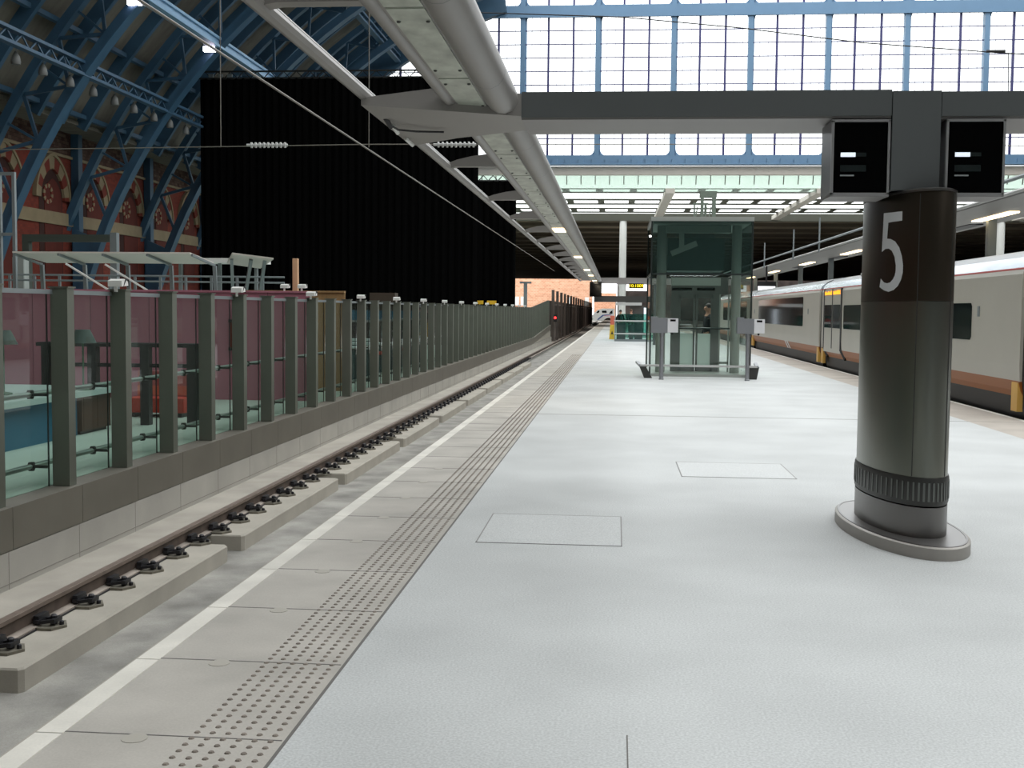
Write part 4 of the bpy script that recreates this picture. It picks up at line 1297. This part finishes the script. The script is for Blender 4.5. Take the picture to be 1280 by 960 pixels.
# ------------------------------------------------------------------ flat roof beyond the gable
struct('trim_4', MB().box(-30, 50, GY + 0.1, GY + 0.6, 10.93, 11.5), M_LOUV, label='cream fascia beam')
lg = MB()
lg.loft([[(-30, GY + 0.6, 10.93), (-30, GY + 1.0, 9.85), (-30, GY + 1.06, 9.85), (-30, GY + 0.66, 10.93)], [(50, GY + 0.6, 10.93), (50, GY + 1.0, 9.85), (50, GY + 1.06, 9.85), (50, GY + 0.66, 10.93)]])
glz = struct('window_9', lg, M_GRNGL, label='pale green sloping glazing band')
tk = MB()
x = -29
while x < 49:
    tk.bar((x, GY + 0.56, 10.95), (x, GY + 0.78, 10.35), 0.06, 0.05)
    x += 0.98
tk.build('glazing_clip', M_BAR, glz)
roof = MB()
YS = [(81.0, 81.4, 'bar'), (81.4, 83.3, 'seg'), (83.3, 84.2, 'bar'), (84.2, 88.4, 'open'), (88.4, 89.7, 'bar'), (89.7, 92.1, 'seg'), (92.1, 93.2, 'bar'), (93.2, 96.1, 'open'), (96.1, 97.2, 'bar'), (97.2, 99.6, 'seg'), (99.6, 100.8, 'bar'), (100.8, 103.8, 'open')]
bars = MB()
for (a, b, kd) in YS:
    if kd == 'bar':
        bars.box(-30, 50, a, b, 10.08, 10.11)
    if kd == 'seg':
        x = -29.6
        while x < 49:
            bars.box(x - 0.25, x + 0.25, a, b, 10.08, 10.11)
            x += 2.36
sky = struct('window_10', bars, M_BAR, label='ceiling skylight strips')
MB().quad((-30, 81, 10.13), (50, 81, 10.13), (50, 104, 10.13), (-30, 104, 10.13)).build('pane', M_SKYPANE, sky)
gd = MB()
for k in range(9):
    x = -16.6 + 10.18 * k - 0.2
    gd.box(x - 0.32, x + 0.32, 80.7, 104, 9.75, 10.08)
gd.build('roof_girder', M_LOUV, sky)
sof = struct('ceiling_flat', MB().box(-30, 50, 104.6, 295, 9.8, 10.3), M_SOFFIT)
sb = MB()
yy = 108
while yy < 290:
    sb.box(-30, 50, yy, yy + 0.5, 9.5, 9.8)
    yy += 7.5
sb.build('soffit_beam', mat('soffit_beam', (84, 76, 64), 0.8), sof)
MB().box(-30, 50, 103.9, 104.6, 9.65, 10.3).build('front_beam', mat('front_beam', (88, 88, 78), 0.7), sof)
for i, (x, y) in enumerate(((28, 118), (31.5, 120))):
    t = thing('downlight', ('round downlight in the dark soffit left of the far right column', 'round downlight in the dark soffit right of the far right column')[i], 'light', (x, y, 9.75))
    MB().lathe((x, y, 9.6), [(0.35, 0), (0.4, 0.1), (0.4, 0.2)], 12).build('rim', M_GREYMET, t)
    MB().lathe((x, y, 9.55), [(0.3, 0), (0.3, 0.06)], 12).build('bulb', E_SPOT, t)
def column(x, y, zt, r, label):
    t = thing('white_column', label, 'column', (x, y, 0), 'white columns')
    MB().tube((x, y, 0 if x < 10 else -1.1), (x, y, zt), r, 20).build('shaft', M_WCOL, t, True)
    MB().lathe((x, y, 0 if x < 10 else -1.1), [(r + 0.12, 0), (r + 0.12, 0.25), (r, 0.3)], 20).build('base', M_GREYMET, t, True)
column(0.52, 104.25, 9.65, 0.32, 'tall white round column left of the glass lift')
column(33.0, 104.25, 9.65, 0.35, 'white round column rising behind the train at far right')

# ------------------------------------------------------------------ black curtains
cur = thing('black_curtain', 'huge black curtain hanging under the vault, left of the canopy', 'curtain', (-14.5, 60, 0))
def drape(x0, x1, y, z0, z1, n):
    mb = MB()
    top = []
    for k in range(n + 1):
        x = x0 + (x1 - x0) * k / n
        top.append((x, y + 0.06 * math.sin(k * 1.9)))
    back = [(a, b + 0.03) for a, b in top]
    vs = [(a, b, z0) for a, b in top] + [(a, b, z1) for a, b in top]
    mb.add(vs, [(i, i + 1, n + 1 + i + 1, n + 1 + i) for i in range(n)])
    return mb
drape(-21.9, -7.19, 60, -0.2, 13.6, 120).build('cloth', M_CURTAIN, cur)
trs = MB()
for z in (13.6, 13.95):
    trs.tube((-22.0, 60, z), (-7.2, 60, z), 0.05, 6)
x = -22.0
while x < -7.6:
    trs.bar((x, 60, 13.6), (x + 0.35, 60, 13.95), 0.04, 0.04).bar((x + 0.35, 60, 13.95), (x + 0.7, 60, 13.6), 0.04, 0.04)
    x += 0.7
trs.build('truss', M_TRUSSBLK, cur)
lp = MB()
for x in (-21.4, -20.9, -20.4):
    lp.box(x, x + 0.25, 59.85, 59.95, 13.65, 13.8)
lp.build('clip', M_GREYMET, cur)
cur2 = thing('low_black_curtain', 'shorter black curtain right of and behind the huge one', 'curtain', (-10, 72, 0))
drape(-14.0, -6.25, 72, -0.2, 9.62, 60).build('cloth', M_CURTAIN, cur2)
tr2 = MB().tube((-14, 72, 9.62), (-6.25, 72, 9.62), 0.06, 6)
x = -14.0
while x < -6.6:
    tr2.bar((x, 72, 9.62), (x + 0.3, 72, 9.95), 0.05, 0.05).bar((x + 0.3, 72, 9.95), (x + 0.6, 72, 9.62), 0.05, 0.05)
    x += 0.6
tr2.build('truss', M_TRUSSBLK, cur2)

# ------------------------------------------------------------------ behind the fence: stall, counters, shelters
pw = thing('pink_hoarding', 'pink painted hoarding behind the glass fence', 'hoarding', (-10, 22.6, -0.2))
MB().box(-16, -6.03, 22.6, 22.66, -0.2, 1.95).build('board', M_PINK, pw)
MB().box(-16, -6.03, 22.56, 22.7, 1.95, 1.985).build('cap', M_PINK, pw)
bt = MB()
for x in (-13, -11.78, -10.56, -9.34, -8.12, -6.9):
    bt.box(x - 0.006, x + 0.006, 22.594, 22.6, -0.2, 1.95)
bt.build('board_joint', mat('pink_joint', (120, 70, 86), 0.8), pw)
for i, (x, z0, z1) in enumerate(((-8.93, 0.88, 1.40), (-7.64, 0.82, 1.38))):
    t = thing('wall_bracket', ('black fixing rail on the pink hoarding, left one', 'black fixing rail on the pink hoarding, right one')[i], 'bracket', (x, 22.57, z0))
    MB().box(x - 0.05, x + 0.05, 22.54, 22.594, z0 - 0.03, z0 + 0.03).box(x - 0.05, x + 0.05, 22.54, 22.594, z1 - 0.03, z1 + 0.03).build('clip', M_BLKWOOD, t)
    MB().box(x - 0.03, x + 0.03, 22.56, 22.594, z0, z1).build('strip', (M_WHITEMET, M_RED)[i], t)
tw = thing('timber_hoarding', 'tan timber hoarding behind the fence, right of the pink one', 'hoarding', (-6.5, 25.5, -0.2))
MB().box(-8.5, -6.03, 25.5, 25.56, -0.2, 2.0).build('board', M_TAN, tw)
MB().box(-8.5, -6.03, 25.46, 25.6, 2.0, 2.04).build('cap', M_TAN, tw)
tag(MB().bbox(-6.60, -6.49, 23.3, 23.41, -0.2, 2.66, 0.01).build('timber_post', mat('pale_timber', (206, 164, 128), 0.8, 0, 0.1, 3)), 'slim pale timber post rising above the pink hoarding', 'post')
floodlight((-6.57, 22.63, 1.985), 'white camera on the pink hoarding, left of the timber post', 'white cameras on the pink hoarding', 0.7)
floodlight((-6.22, 22.63, 1.985), 'white camera on the pink hoarding, right of the timber post', 'white cameras on the pink hoarding', 0.7)

ct = thing('counter', 'low counter with pale top and blue front behind the fence', 'counter', (-8.8, 14, -0.2))
MB().box(-10.2, -7.65, 10.5, 15.9, -0.2, 0.36).build('base', M_TEAL, ct)
MB().box(-10.3, -7.5, 10.4, 17.0, 0.36, 0.44).build('worktop', M_TOP, ct)
cb = thing('wooden_cabinet', 'dark brown wooden cabinet at the end of the blue counter', 'cabinet', (-8.2, 16.4, -0.2))
MB().box(-9.0, -7.6, 15.95, 16.9, -0.15, 0.355).build('carcass', M_BROWN, cb)
MB().box(-7.605, -7.595, 16.0, 16.42, -0.12, 0.33).box(-7.605, -7.595, 16.45, 16.87, -0.12, 0.33).build('door', M_BROWN, cb)
MB().box(-8.95, -7.65, 16.0, 16.85, -0.2, -0.15).build('plinth', M_BLKWOOD, cb)
tb_ = thing('black_table', 'long black bar table in front of the pink hoarding', 'table', (-7.7, 17.5, -0.2))
MB().box(-9.0, -6.45, 17.35, 17.75, 1.02, 1.08).build('tabletop', M_BLKWOOD, tb_)
for x in (-8.95, -8.2, -7.35, -6.6):
    MB().box(x - 0.02, x + 0.12, 17.45, 17.6, -0.2, 1.02).build('leg', M_BLKWOOD, tb_)
MB().box(-8.9, -6.6, 17.5, 17.55, 0.70, 0.76).build('stretcher', M_BLKWOOD, tb_)
def table_lamp(x, y, z, label):
    t = thing('table_lamp', label, 'lamp', (x, y, z), 'green shaded table lamps')
    MB().lathe((x, y, z), [(0.11, 0), (0.11, 0.02), (0.02, 0.04)], 14).build('base', M_STEM, t, True)
    MB().tube((x, y, z + 0.03), (x, y, z + 0.75), 0.014, 8).build('stem', M_STEM, t)
    n = 16
    MB().loft([[(x + r * math.cos(2 * PI * k / n), y + r * math.sin(2 * PI * k / n), z + h_) for k in range(n)] for r, h_ in ((0.19, 0.68), (0.10, 0.87))]).build('lamp_shade', M_SHADE, t, True)
table_lamp(-7.62, 16.05, 0.44, 'table lamp with dark green shade on the counter, right one')
table_lamp(-8.24, 15.0, 0.44, 'table lamp with dark green shade on the counter, left one at the frame edge')
sf = thing('red_bench', 'red upholstered bench under the black table', 'bench', (-7.4, 18.9, -0.2))
MB().box(-8.15, -7.15, 18.7, 19.2, -0.12, 0.12).build('seat', M_REDSOFA, sf)
MB().box(-8.15, -7.15, 19.2, 19.32, -0.12, 0.55).build('backrest', M_REDPALE, sf)
MB().box(-8.15, -7.15, 19.19, 19.2, 0.14, 0.3).build('stripe', M_ORANGE, sf)
for x in (-8.05, -7.25):
    MB().box(x - 0.04, x + 0.04, 18.75, 19.25, -0.2, -0.12).build('foot', M_BLKWOOD, sf)
for i, y in enumerate((29.0, 32.6, 36.5)):
    t = thing('display_counter', ('teal display counter with white top behind the fence, nearest of three', 'teal display counter with white top behind the fence, middle of three', 'teal display counter with white top behind the fence, farthest of three')[i], 'counter', (-7, y, -0.2), 'teal display counters')
    MB().box(-8.6, -6.15, y, y + 0.6, -0.2, 0.62).build('base', mat('dark_teal', (20, 66, 70), 0.5), t)
    MB().box(-8.65, -6.1, y - 0.05, y + 0.65, 0.62, 0.68).build('worktop', M_TOP, t)
    MB().box(-8.6, -6.15, y + 0.3, y + 0.36, 1.3, 1.36).box(-8.6, -8.5, y + 0.3, y + 0.36, 0.68, 1.6).box(-6.25, -6.15, y + 0.3, y + 0.36, 0.68, 1.6).build('upper_shelf', M_GREYMET, t)
    MB().box(-8.5, -6.25, y + 0.31, y + 0.35, 1.36, 1.6).build('sign_board', M_TEAL, t)
for i, (x, y) in enumerate(((-6.5, 31.2), (-6.4, 34.5))):
    t = thing('red_stool', ('red stool behind the fence, nearer of two', 'red stool behind the fence, farther of two')[i], 'stool', (x, y, -0.2))
    MB().lathe((x, y, 0.4), [(0.17, 0), (0.19, 0.04), (0.17, 0.09)], 14).build('seat', M_REDSOFA, t, True)
    MB().tube((x, y, -0.18), (x, y, 0.4), 0.03, 8).lathe((x, y, -0.2), [(0.18, 0), (0.18, 0.02), (0.03, 0.03)], 14).build('pedestal', M_GREYMET, t, True)
t = thing('brown_cabinet', 'tall brown cabinet showing above the fence top, right of the timber hoarding', 'cabinet', (-6.4, 33.6, -0.2))
MB().box(-7.2, -6.45, 33.6, 34.1, -0.2, 2.12).build('carcass', mat('umber_panel', (66, 54, 42), 0.7), t)
MB().box(-7.15, -6.5, 33.585, 33.6, -0.1, 2.05).build('door', mat('umber_panel', (66, 54, 42), 0.7), t)

# shelters on the ramp beyond the stall
def shelter():
    t = thing('ramp_shelter', 'long white tilted glass shelter roof on slim posts before the brick wall', 'shelter', (-13, 30, -0.2))
    X0, X1 = -15.6, -10.8
    top, lo = (29.3, 3.02), (30.25, 2.80)
    MB().loft([[(X0 - 0.2, top[0], top[1]), (X0 - 0.2, top[0], top[1] + 0.04), (X0 + 0.25, lo[0], lo[1] + 0.04), (X0 + 0.25, lo[0], lo[1])],
               [(X1 - 0.2, top[0], top[1]), (X1 - 0.2, top[0], top[1] + 0.04), (X1 + 0.1, lo[0], lo[1] + 0.04), (X1 + 0.1, lo[0], lo[1])]]).build('roof_panel', M_SHELTER, t)
    for k in range(5):
        x = X0 + (X1 - X0) * k / 4.0
        MB().bar((x - 0.15, top[0], top[1] - 0.03), (x + 0.12, lo[0], lo[1] - 0.04), 0.06, 0.06).build('arm', M_GREYMET, t)
        MB().bar((x + 0.12, lo[0], lo[1] - 0.05), (x + 0.2, lo[0] + 0.1, -0.2), 0.09, 0.09).build('post', M_GREYMET, t)
    return t
shelter()
t = thing('far_shelter', 'flat white shelter roof behind the tilted one', 'shelter', (-10.5, 36, -0.2))
MB().box(-14.3, -11.25, 35.8, 37.2, 3.06, 3.2).build('roof_panel', M_WHITEMET, t)
for x in (-14.0, -12.7, -11.5):
    MB().box(x - 0.05, x + 0.05, 36.4, 36.5, -0.2, 3.06).build('post', M_GREYMET, t)
t = thing('end_shelter', 'white winged shelter end with slanted struts left of the curtain foot', 'shelter', (-9.8, 30, -0.2))
MB().loft([[(-9.95, 29.5, 3.03), (-9.95, 29.5, 3.07), (-10.4, 30.4, 2.85), (-10.4, 30.4, 2.81)], [(-8.85, 29.5, 2.90), (-8.85, 29.5, 2.94), (-9.48, 30.4, 2.73), (-9.48, 30.4, 2.69)]]).build('roof_panel', M_SHELTER, t)
for (xa, xb, xc) in ((-10.03, -10.2, -10.22), (-9.51, -9.86, -9.9), (-9.14, -9.47, -9.5)):
    MB().bar((xa, 29.7, 2.9), (xb, 30.3, 2.0), 0.08, 0.08).bar((xb, 30.3, 2.05), (xc, 30.35, -0.2), 0.08, 0.08).build('strut', M_GREYMET, t)
t = thing('ramp_railing', 'grey railing with glass infill under the shelter roofs', 'railing', (-13, 31, -0.2))
for z in (2.35, 2.5, 2.05):
    MB().tube((-17, 31, z), (-9.0, 31, z - 0.02), 0.03, 6).build('rail', M_GREYMET, t)
x = -16.8
while x < -9:
    MB().box(x - 0.03, x + 0.03, 30.97, 31.03, -0.2, 2.5).build('post', M_GREYMET, t)
    x += 0.72
for i, (x0, x1) in enumerate(((-14.0, -12.6), (-13.1, -11.7))):
    tag(MB().bar((x0, 28.6 + 0.3 * i, 2.72), (x1, 28.6 + 0.3 * i, 1.9), 0.05, 0.04).bar((x1, 28.6 + 0.3 * i, 1.95), (x1, 28.6 + 0.3 * i, -0.2), 0.05, 0.05).build('stair_handrail', M_WHITEMET), ('white sloping handrail below the tilted shelter, left one', 'white sloping handrail below the tilted shelter, right one')[i], 'handrail')
t = thing('portal_frame', 'dark grey goal-shaped portal frame before the brick wall', 'frame', (-19, 40, -0.2))
MB().box(-21.15, -17.9, 39.9, 40.15, 3.92, 4.18).build('crossbar', M_PORTAL, t)
MB().box(-21.15, -20.9, 39.9, 40.15, -0.2, 3.92).build('left_post', M_PORTAL, t)
MB().box(-17.9, -17.66, 39.9, 40.15, -0.2, 4.25).build('right_post', M_GREYMET, t)
t = thing('ladder_frame', 'tall narrow pale grey steel frame at the left edge', 'frame', (-16.3, 30, -0.2))
for x in (-16.5, -16.1):
    MB().box(x - 0.04, x + 0.04, 29.95, 30.05, -0.2, 5.2).build('upright', M_GREYMET, t)
for z in (5.16, 3.55, 1.9):
    MB().box(-16.5, -16.1, 29.96, 30.04, z - 0.04, z + 0.04).build('rung', M_GREYMET, t)
tag(MB().bbox(-17.0, -16.65, 31.5, 31.8, -0.2, 3.02, 0.02).build('grey_pillar', mat('pale_pillar', (150, 156, 152), 0.6)), 'short pale grey pillar beside the tall steel frame', 'pillar')

# ------------------------------------------------------------------ far end of the platform
t = thing('far_cross_beam', 'distant grey cross beam at the far end of the canopy', 'beam', (1, 58, 2.9))
MB().box(-1.1, 6.0, 57.7, 58.4, 2.99, 3.30).build('girder', M_CANOPY, t)
MB().box(1.85, 2.15, 57.8, 58.3, 0.0, 3.0).build('column', M_BEAM, t)
MB().box(-1.1, 1.7, 57.9, 58.2, 2.1, 2.4).build('lower_beam', M_PVENT, t)
bx = thing('hanging_display', 'black display box hanging at the far end of the canopy spine', 'display', (-1, 57.5, 2.4))
MB().box(-1.3, -0.72, 57.0, 57.5, 2.35, 3.08).build('casing', M_BLACKSCR, bx)
MB().box(-1.26, -0.76, 56.985, 57.0, 2.42, 3.0).build('screen', M_BLACKSCR, bx)
sg = thing('white_sign', 'lit white sign hanging left of the white column', 'sign', (-0.3, 57.6, 2.6))
MB().prism([(-0.72, 3.0), (0.02, 3.0), (0.02, 2.66), (-0.5, 2.66)], 'y', 57.55, 57.65).build('panel', E_PANEL, sg)
MB().box(-0.38, -0.06, 57.54, 57.55, 2.8, 2.815).box(-0.38, -0.1, 57.54, 57.55, 2.85, 2.863).build('text_line', M_PVENT, sg)
sg = thing('departure_sign', 'lit white sign with yellow digits reading 10:1009 right of the white column', 'sign', (1, 57.6, 2.6))
MB().box(0.48, 1.55, 57.55, 57.65, 2.66, 2.97).build('panel', E_PANEL, sg)
MB().box(0.62, 1.33, 57.53, 57.55, 2.78, 3.02).build('black_field', M_BLACKSCR, sg)
text_mesh('yellow_digits', '10:1009', 0.22, E_LED, sg, (0.975, 57.52, 2.90))
sg = thing('far_white_sign', 'white lit sign above the train right of the lift', 'sign', (9.0, 75, 2.9))
MB().box(8.85, 9.9, 74, 74.1, 2.95, 3.3).build('panel', E_PANEL, sg)
MB().box(8.8, 9.95, 74.02, 74.1, 3.3, 3.6).box(9.3, 9.4, 74.02, 74.1, 3.6, 4.56).build('hanger', M_TRAINBK, sg)

ev = thing('escalator_balustrade', 'green glass balustrade with steel rails around the escalator well', 'balustrade', (1, 64, 0))
MB().box(-0.05, 2.3, 64.0, 64.05, 0.0, 0.12).build('kerb', M_GREYMET, ev)
MB().quad((-0.05, 64.02, 0.12), (2.3, 64.02, 0.12), (2.3, 64.02, 1.2), (-0.05, 64.02, 1.2)).build('front_pane', M_FARGLASS, ev)
MB().quad((-0.05, 64.02, 0.12), (-0.05, 69, 0.12), (-0.05, 69, 1.2), (-0.05, 64.02, 1.2)).build('side_pane', M_FARGLASS, ev)
for z in (0.42, 1.12):
    MB().tube((-0.1, 63.95, z), (2.3, 63.95, z), 0.035, 8).build('rail', M_INSUL, ev, True)
MB().box(-0.08, -0.02, 63.98, 64.04, 0, 1.2).build('corner_post', M_LIFTGREY, ev)
bk = MB()
for (x0, x1, z1) in ((0.05, 0.55, 1.0), (0.75, 1.0, 0.9), (1.05, 1.5, 1.05)):
    bk.box(x0, x1, 66.0, 66.4, 0.0, z1)
bk.build('escalator_newel', mat('newel_dark', (32, 48, 48), 0.4), ev)
MB().box(0.2, 2.2, 68.9, 68.95, 0.1, 1.5).build('rear_pane', M_FARGLASS, ev)
kk = thing('kiosk', 'dark kiosk with pale canopy edge behind the escalator balustrade', 'kiosk', (1, 80, 0))
MB().box(0.95, 2.0, 80, 81, 0, 2.05).build('body', mat('kiosk_dark', (70, 66, 62), 0.6), kk)
MB().box(-0.05, 1.75, 79.7, 80.0, 2.05, 2.25).build('canopy_edge', M_INSUL, kk)
MB().box(-0.05, 0.02, 79.75, 79.85, 0, 2.05).build('post', M_GREYMET, kk)
MB().box(1.9, 2.05, 79.9, 79.98, 0.2, 1.9).build('lit_poster', E_REFLECT_POSTER, kk)
t = thing('wet_floor_sign', 'yellow folding caution sign on the platform beside the balustrade', 'sign', (-0.2, 68.5, 0))
MB().loft([[(-0.38, 68.4, 0), (-0.04, 68.4, 0), (-0.04, 68.45, 0), (-0.38, 68.45, 0)], [(-0.33, 68.6, 0.85), (-0.09, 68.6, 0.85), (-0.09, 68.65, 0.85), (-0.33, 68.65, 0.85)]]).build('front_board', M_YELLOW, t)
MB().loft([[(-0.38, 68.85, 0), (-0.04, 68.85, 0), (-0.04, 68.9, 0), (-0.38, 68.9, 0)], [(-0.33, 68.66, 0.85), (-0.09, 68.66, 0.85), (-0.09, 68.7, 0.85), (-0.33, 68.7, 0.85)]]).build('rear_board', M_YELLOW, t)
MB().add([(-0.28, 68.45, 0.3), (-0.14, 68.45, 0.3), (-0.21, 68.5, 0.5)], [(0, 1, 2)]).build('warning_triangle', M_BLKWOOD, t)
t = thing('red_board', 'faded red notice board standing behind the yellow caution sign', 'board', (-0.2, 72, 0))
MB().box(-0.35, -0.08, 74, 74.05, 0.75, 1.35).build('panel', M_ORANGE, t)
MB().box(-0.24, -0.19, 74.0, 74.05, 0, 0.75).build('stand', M_GREYMET, t)

scr = thing('dark_screen_wall', 'dark panelled screen with tall posts beyond the glass fence', 'screen', (-5.6, 150, -1.1))
MB().box(-5.75, -5.6, 100.5, 278, -1.2, 2.5).build('panel', M_DARKSCR, scr)
for k in range(17):
    y = 101.2 + 7.4 * k * (1 + 0.02 * k)
    if y > 277: break
    MB().box(-5.6, -5.35, y - 0.12, y + 0.12, -1.2, 3.45).build('post', M_SCRPOST, scr)
MB().box(-5.62, -5.5, 101, 278, 2.1, 2.25).build('cable_tray', M_SCRPOST, scr)
t = thing('red_signal', 'red lit railway signal in front of the dark screen wall', 'signal', (-5.1, 99.5, -1.1))
MB().tube((-5.2, 100, -1.13), (-5.2, 100, 0.75), 0.05, 8).build('post', M_SCRPOST, t)
MB().box(-5.35, -5.05, 99.9, 100.1, 0.7, 1.3).build('head', M_TRAINBK, t)
MB().lathe((-5.2, 99.85, 1.0), [(0.0, 0)], 3).ball((-5.2, 99.87, 1.03), 0.1, 0.05, 0.1).build('lamp', E_RED, t)
t = thing('lamp_mast', 'grey T-topped lamp mast beyond the fence, left of the dark screen', 'mast', (-7.8, 100, -0.2))
MB().box(-7.95, -7.65, 99.9, 100.1, -0.2, 3.95).build('shaft', M_GREYMET, t)
MB().box(-8.3, -7.3, 99.85, 100.15, 3.95, 4.12).build('head', M_GREYMET, t)
for i, (x, y) in enumerate(((-7.3, 62), (-6.6, 62))):  # plain yellow boards stand in for lit concourse lamps
    t = thing('yellow_lamp_board', ('yellow board standing for a concourse light over the fence top, left one', 'yellow board standing for a concourse light over the fence top, right one')[i], 'sign', (x, y, -0.2))
    MB().box(x - 0.3, x + 0.2, y, y + 0.05, 1.95, 2.15).build('panel', M_YELLOW, t)
    MB().box(x - 0.03, x + 0.03, y + 0.05, y + 0.1, -0.2, 2.1).build('stand', M_GREYMET, t)
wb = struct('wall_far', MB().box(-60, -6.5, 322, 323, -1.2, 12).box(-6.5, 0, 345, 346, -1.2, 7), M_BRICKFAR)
struct('wall_beyond', MB().box(0.3, 60, 300, 301, -1.2, 12), mat('far_dark_wall', (74, 64, 60), 0.9, 0, 0.6, 0.35))
fw = MB()
for x in (-28, -26.4, -13.5, -8.6):
    fw.box(x, x + 1.1, 321.85, 322, 3.0, 5.4)
fw.build('white_window', M_WHITEMET, wb)
ft = thing('distant_train', 'white train with dark windows in daylight beyond the station end', 'train', (-3.7, 300, -1.1))
MB().prism([(-6.4, -0.9), (-0.4, -0.9), (-0.4, 2.3), (-3.4, 2.3), (-4.6, 2.0), (-5.6, 1.2), (-6.3, 0.2)], 'y', 302, 304.8).build('body', M_WHITEMET, ft)
MB().prism([(-4.6, 1.75), (-4.2, 1.75), (-4.5, 1.2), (-5.1, 1.2)], 'y', 301.96, 302).prism([(-3.6, 1.2), (-2.4, 1.2), (-2.4, 1.75), (-3.6, 1.75)], 'y', 301.96, 302).prism([(-1.8, 1.0), (-0.9, 1.0), (-0.9, 1.9), (-1.4, 1.6)], 'y', 301.96, 302).build('window', M_TRAINWIN, ft)
MB().prism([(-4.9, -0.6), (-4.5, -0.6), (-3.2, 0.45), (-1.2, 0.75), (-1.2, 0.9), (-3.5, 0.65)], 'y', 301.95, 302).build('blue_band', mat('train_blue', (60, 92, 150), 0.5), ft)
MB().box(-3.0, -0.4, 301.95, 302, 0.35, 0.5).build('pink_band', mat('train_pink', (226, 150, 160), 0.5), ft)

# ------------------------------------------------------------------ light
world = bpy.data.worlds.new('World')
SC.world = world
world.use_nodes = True
bg = world.node_tree.nodes['Background']
bg.inputs['Color'].default_value = (0.97, 0.99, 1.0, 1)
bg.inputs['Strength'].default_value = 2.5

def area(name, loc, size, sizey, power, col, rot=(0, 0, 0)):
    l = bpy.data.lights.new(name, 'AREA')
    l.shape = 'RECTANGLE'
    l.size = size
    l.size_y = sizey
    l.energy = power
    l.color = col
    o = bpy.data.objects.new(name, l)
    COL.objects.link(o)
    o.location = loc
    o.rotation_euler = rot
    return o
# unseen fill lights added to brighten the covered end of the platform
area('platform_fill', (1, 115, 9.0), 6, 3, 900, (1, 0.96, 0.9))
area('platform_fill', (1, 150, 9.0), 6, 3, 900, (1, 0.94, 0.88))
area('platform_fill', (1, 200, 9.0), 6, 3, 900, (1, 0.9, 0.84))
for y in (20.9, 31.3, 41.0, 47.4, 55.4):
    area('canopy_lamp', (-1.03, y, 3.06), 0.18, 0.85, 12, (1, 0.86, 0.66))

area('lift_fill', (2.15, 32.2, 2.7), 1.2, 0.6, 30, (0.95, 1, 0.97))  # unseen fill light added to brighten the lift interior

# ------------------------------------------------------------------ camera
cam = bpy.data.cameras.new('camera')
co = bpy.data.objects.new('camera', cam)
COL.objects.link(co)
cam.sensor_fit = 'HORIZONTAL'
cam.sensor_width = 36.0
cam.lens = 36.0 * 1450 / 1280
cam.clip_start = 0.05
cam.clip_end = 1500
F, R0 = 1450.0, 0.010
vx, vy = 770.0 - 640, 389.0 - 480
c, s = math.cos(-R0), math.sin(-R0)
ux, uy = c * vx - s * vy, s * vx + c * vy
p = math.atan(-uy / F)
yaw = math.atan(ux / F * math.cos(p))
fw0 = Vector((-math.sin(yaw), math.cos(yaw), 0))
rt = Vector((math.cos(yaw), math.sin(yaw), 0))
up = Vector((0, 0, 1))
f2 = fw0 * math.cos(p) - up * math.sin(p)
dn = -(up * math.cos(p) + fw0 * math.sin(p))
rt2 = rt * math.cos(R0) - dn * math.sin(R0)
dn2 = rt * math.sin(R0) + dn * math.cos(R0)
mw = Matrix((rt2, -dn2, -f2)).transposed().to_4x4()
mw.translation = Vector((0, 0, 1.65))
co.matrix_world = mw
SC.camera = co
SC.view_settings.view_transform = 'Standard'
SC.view_settings.look = 'None'
SC.view_settings.exposure = 0.0
SC.cycles.transparent_max_bounces = 24
SC.cycles.max_bounces = 8
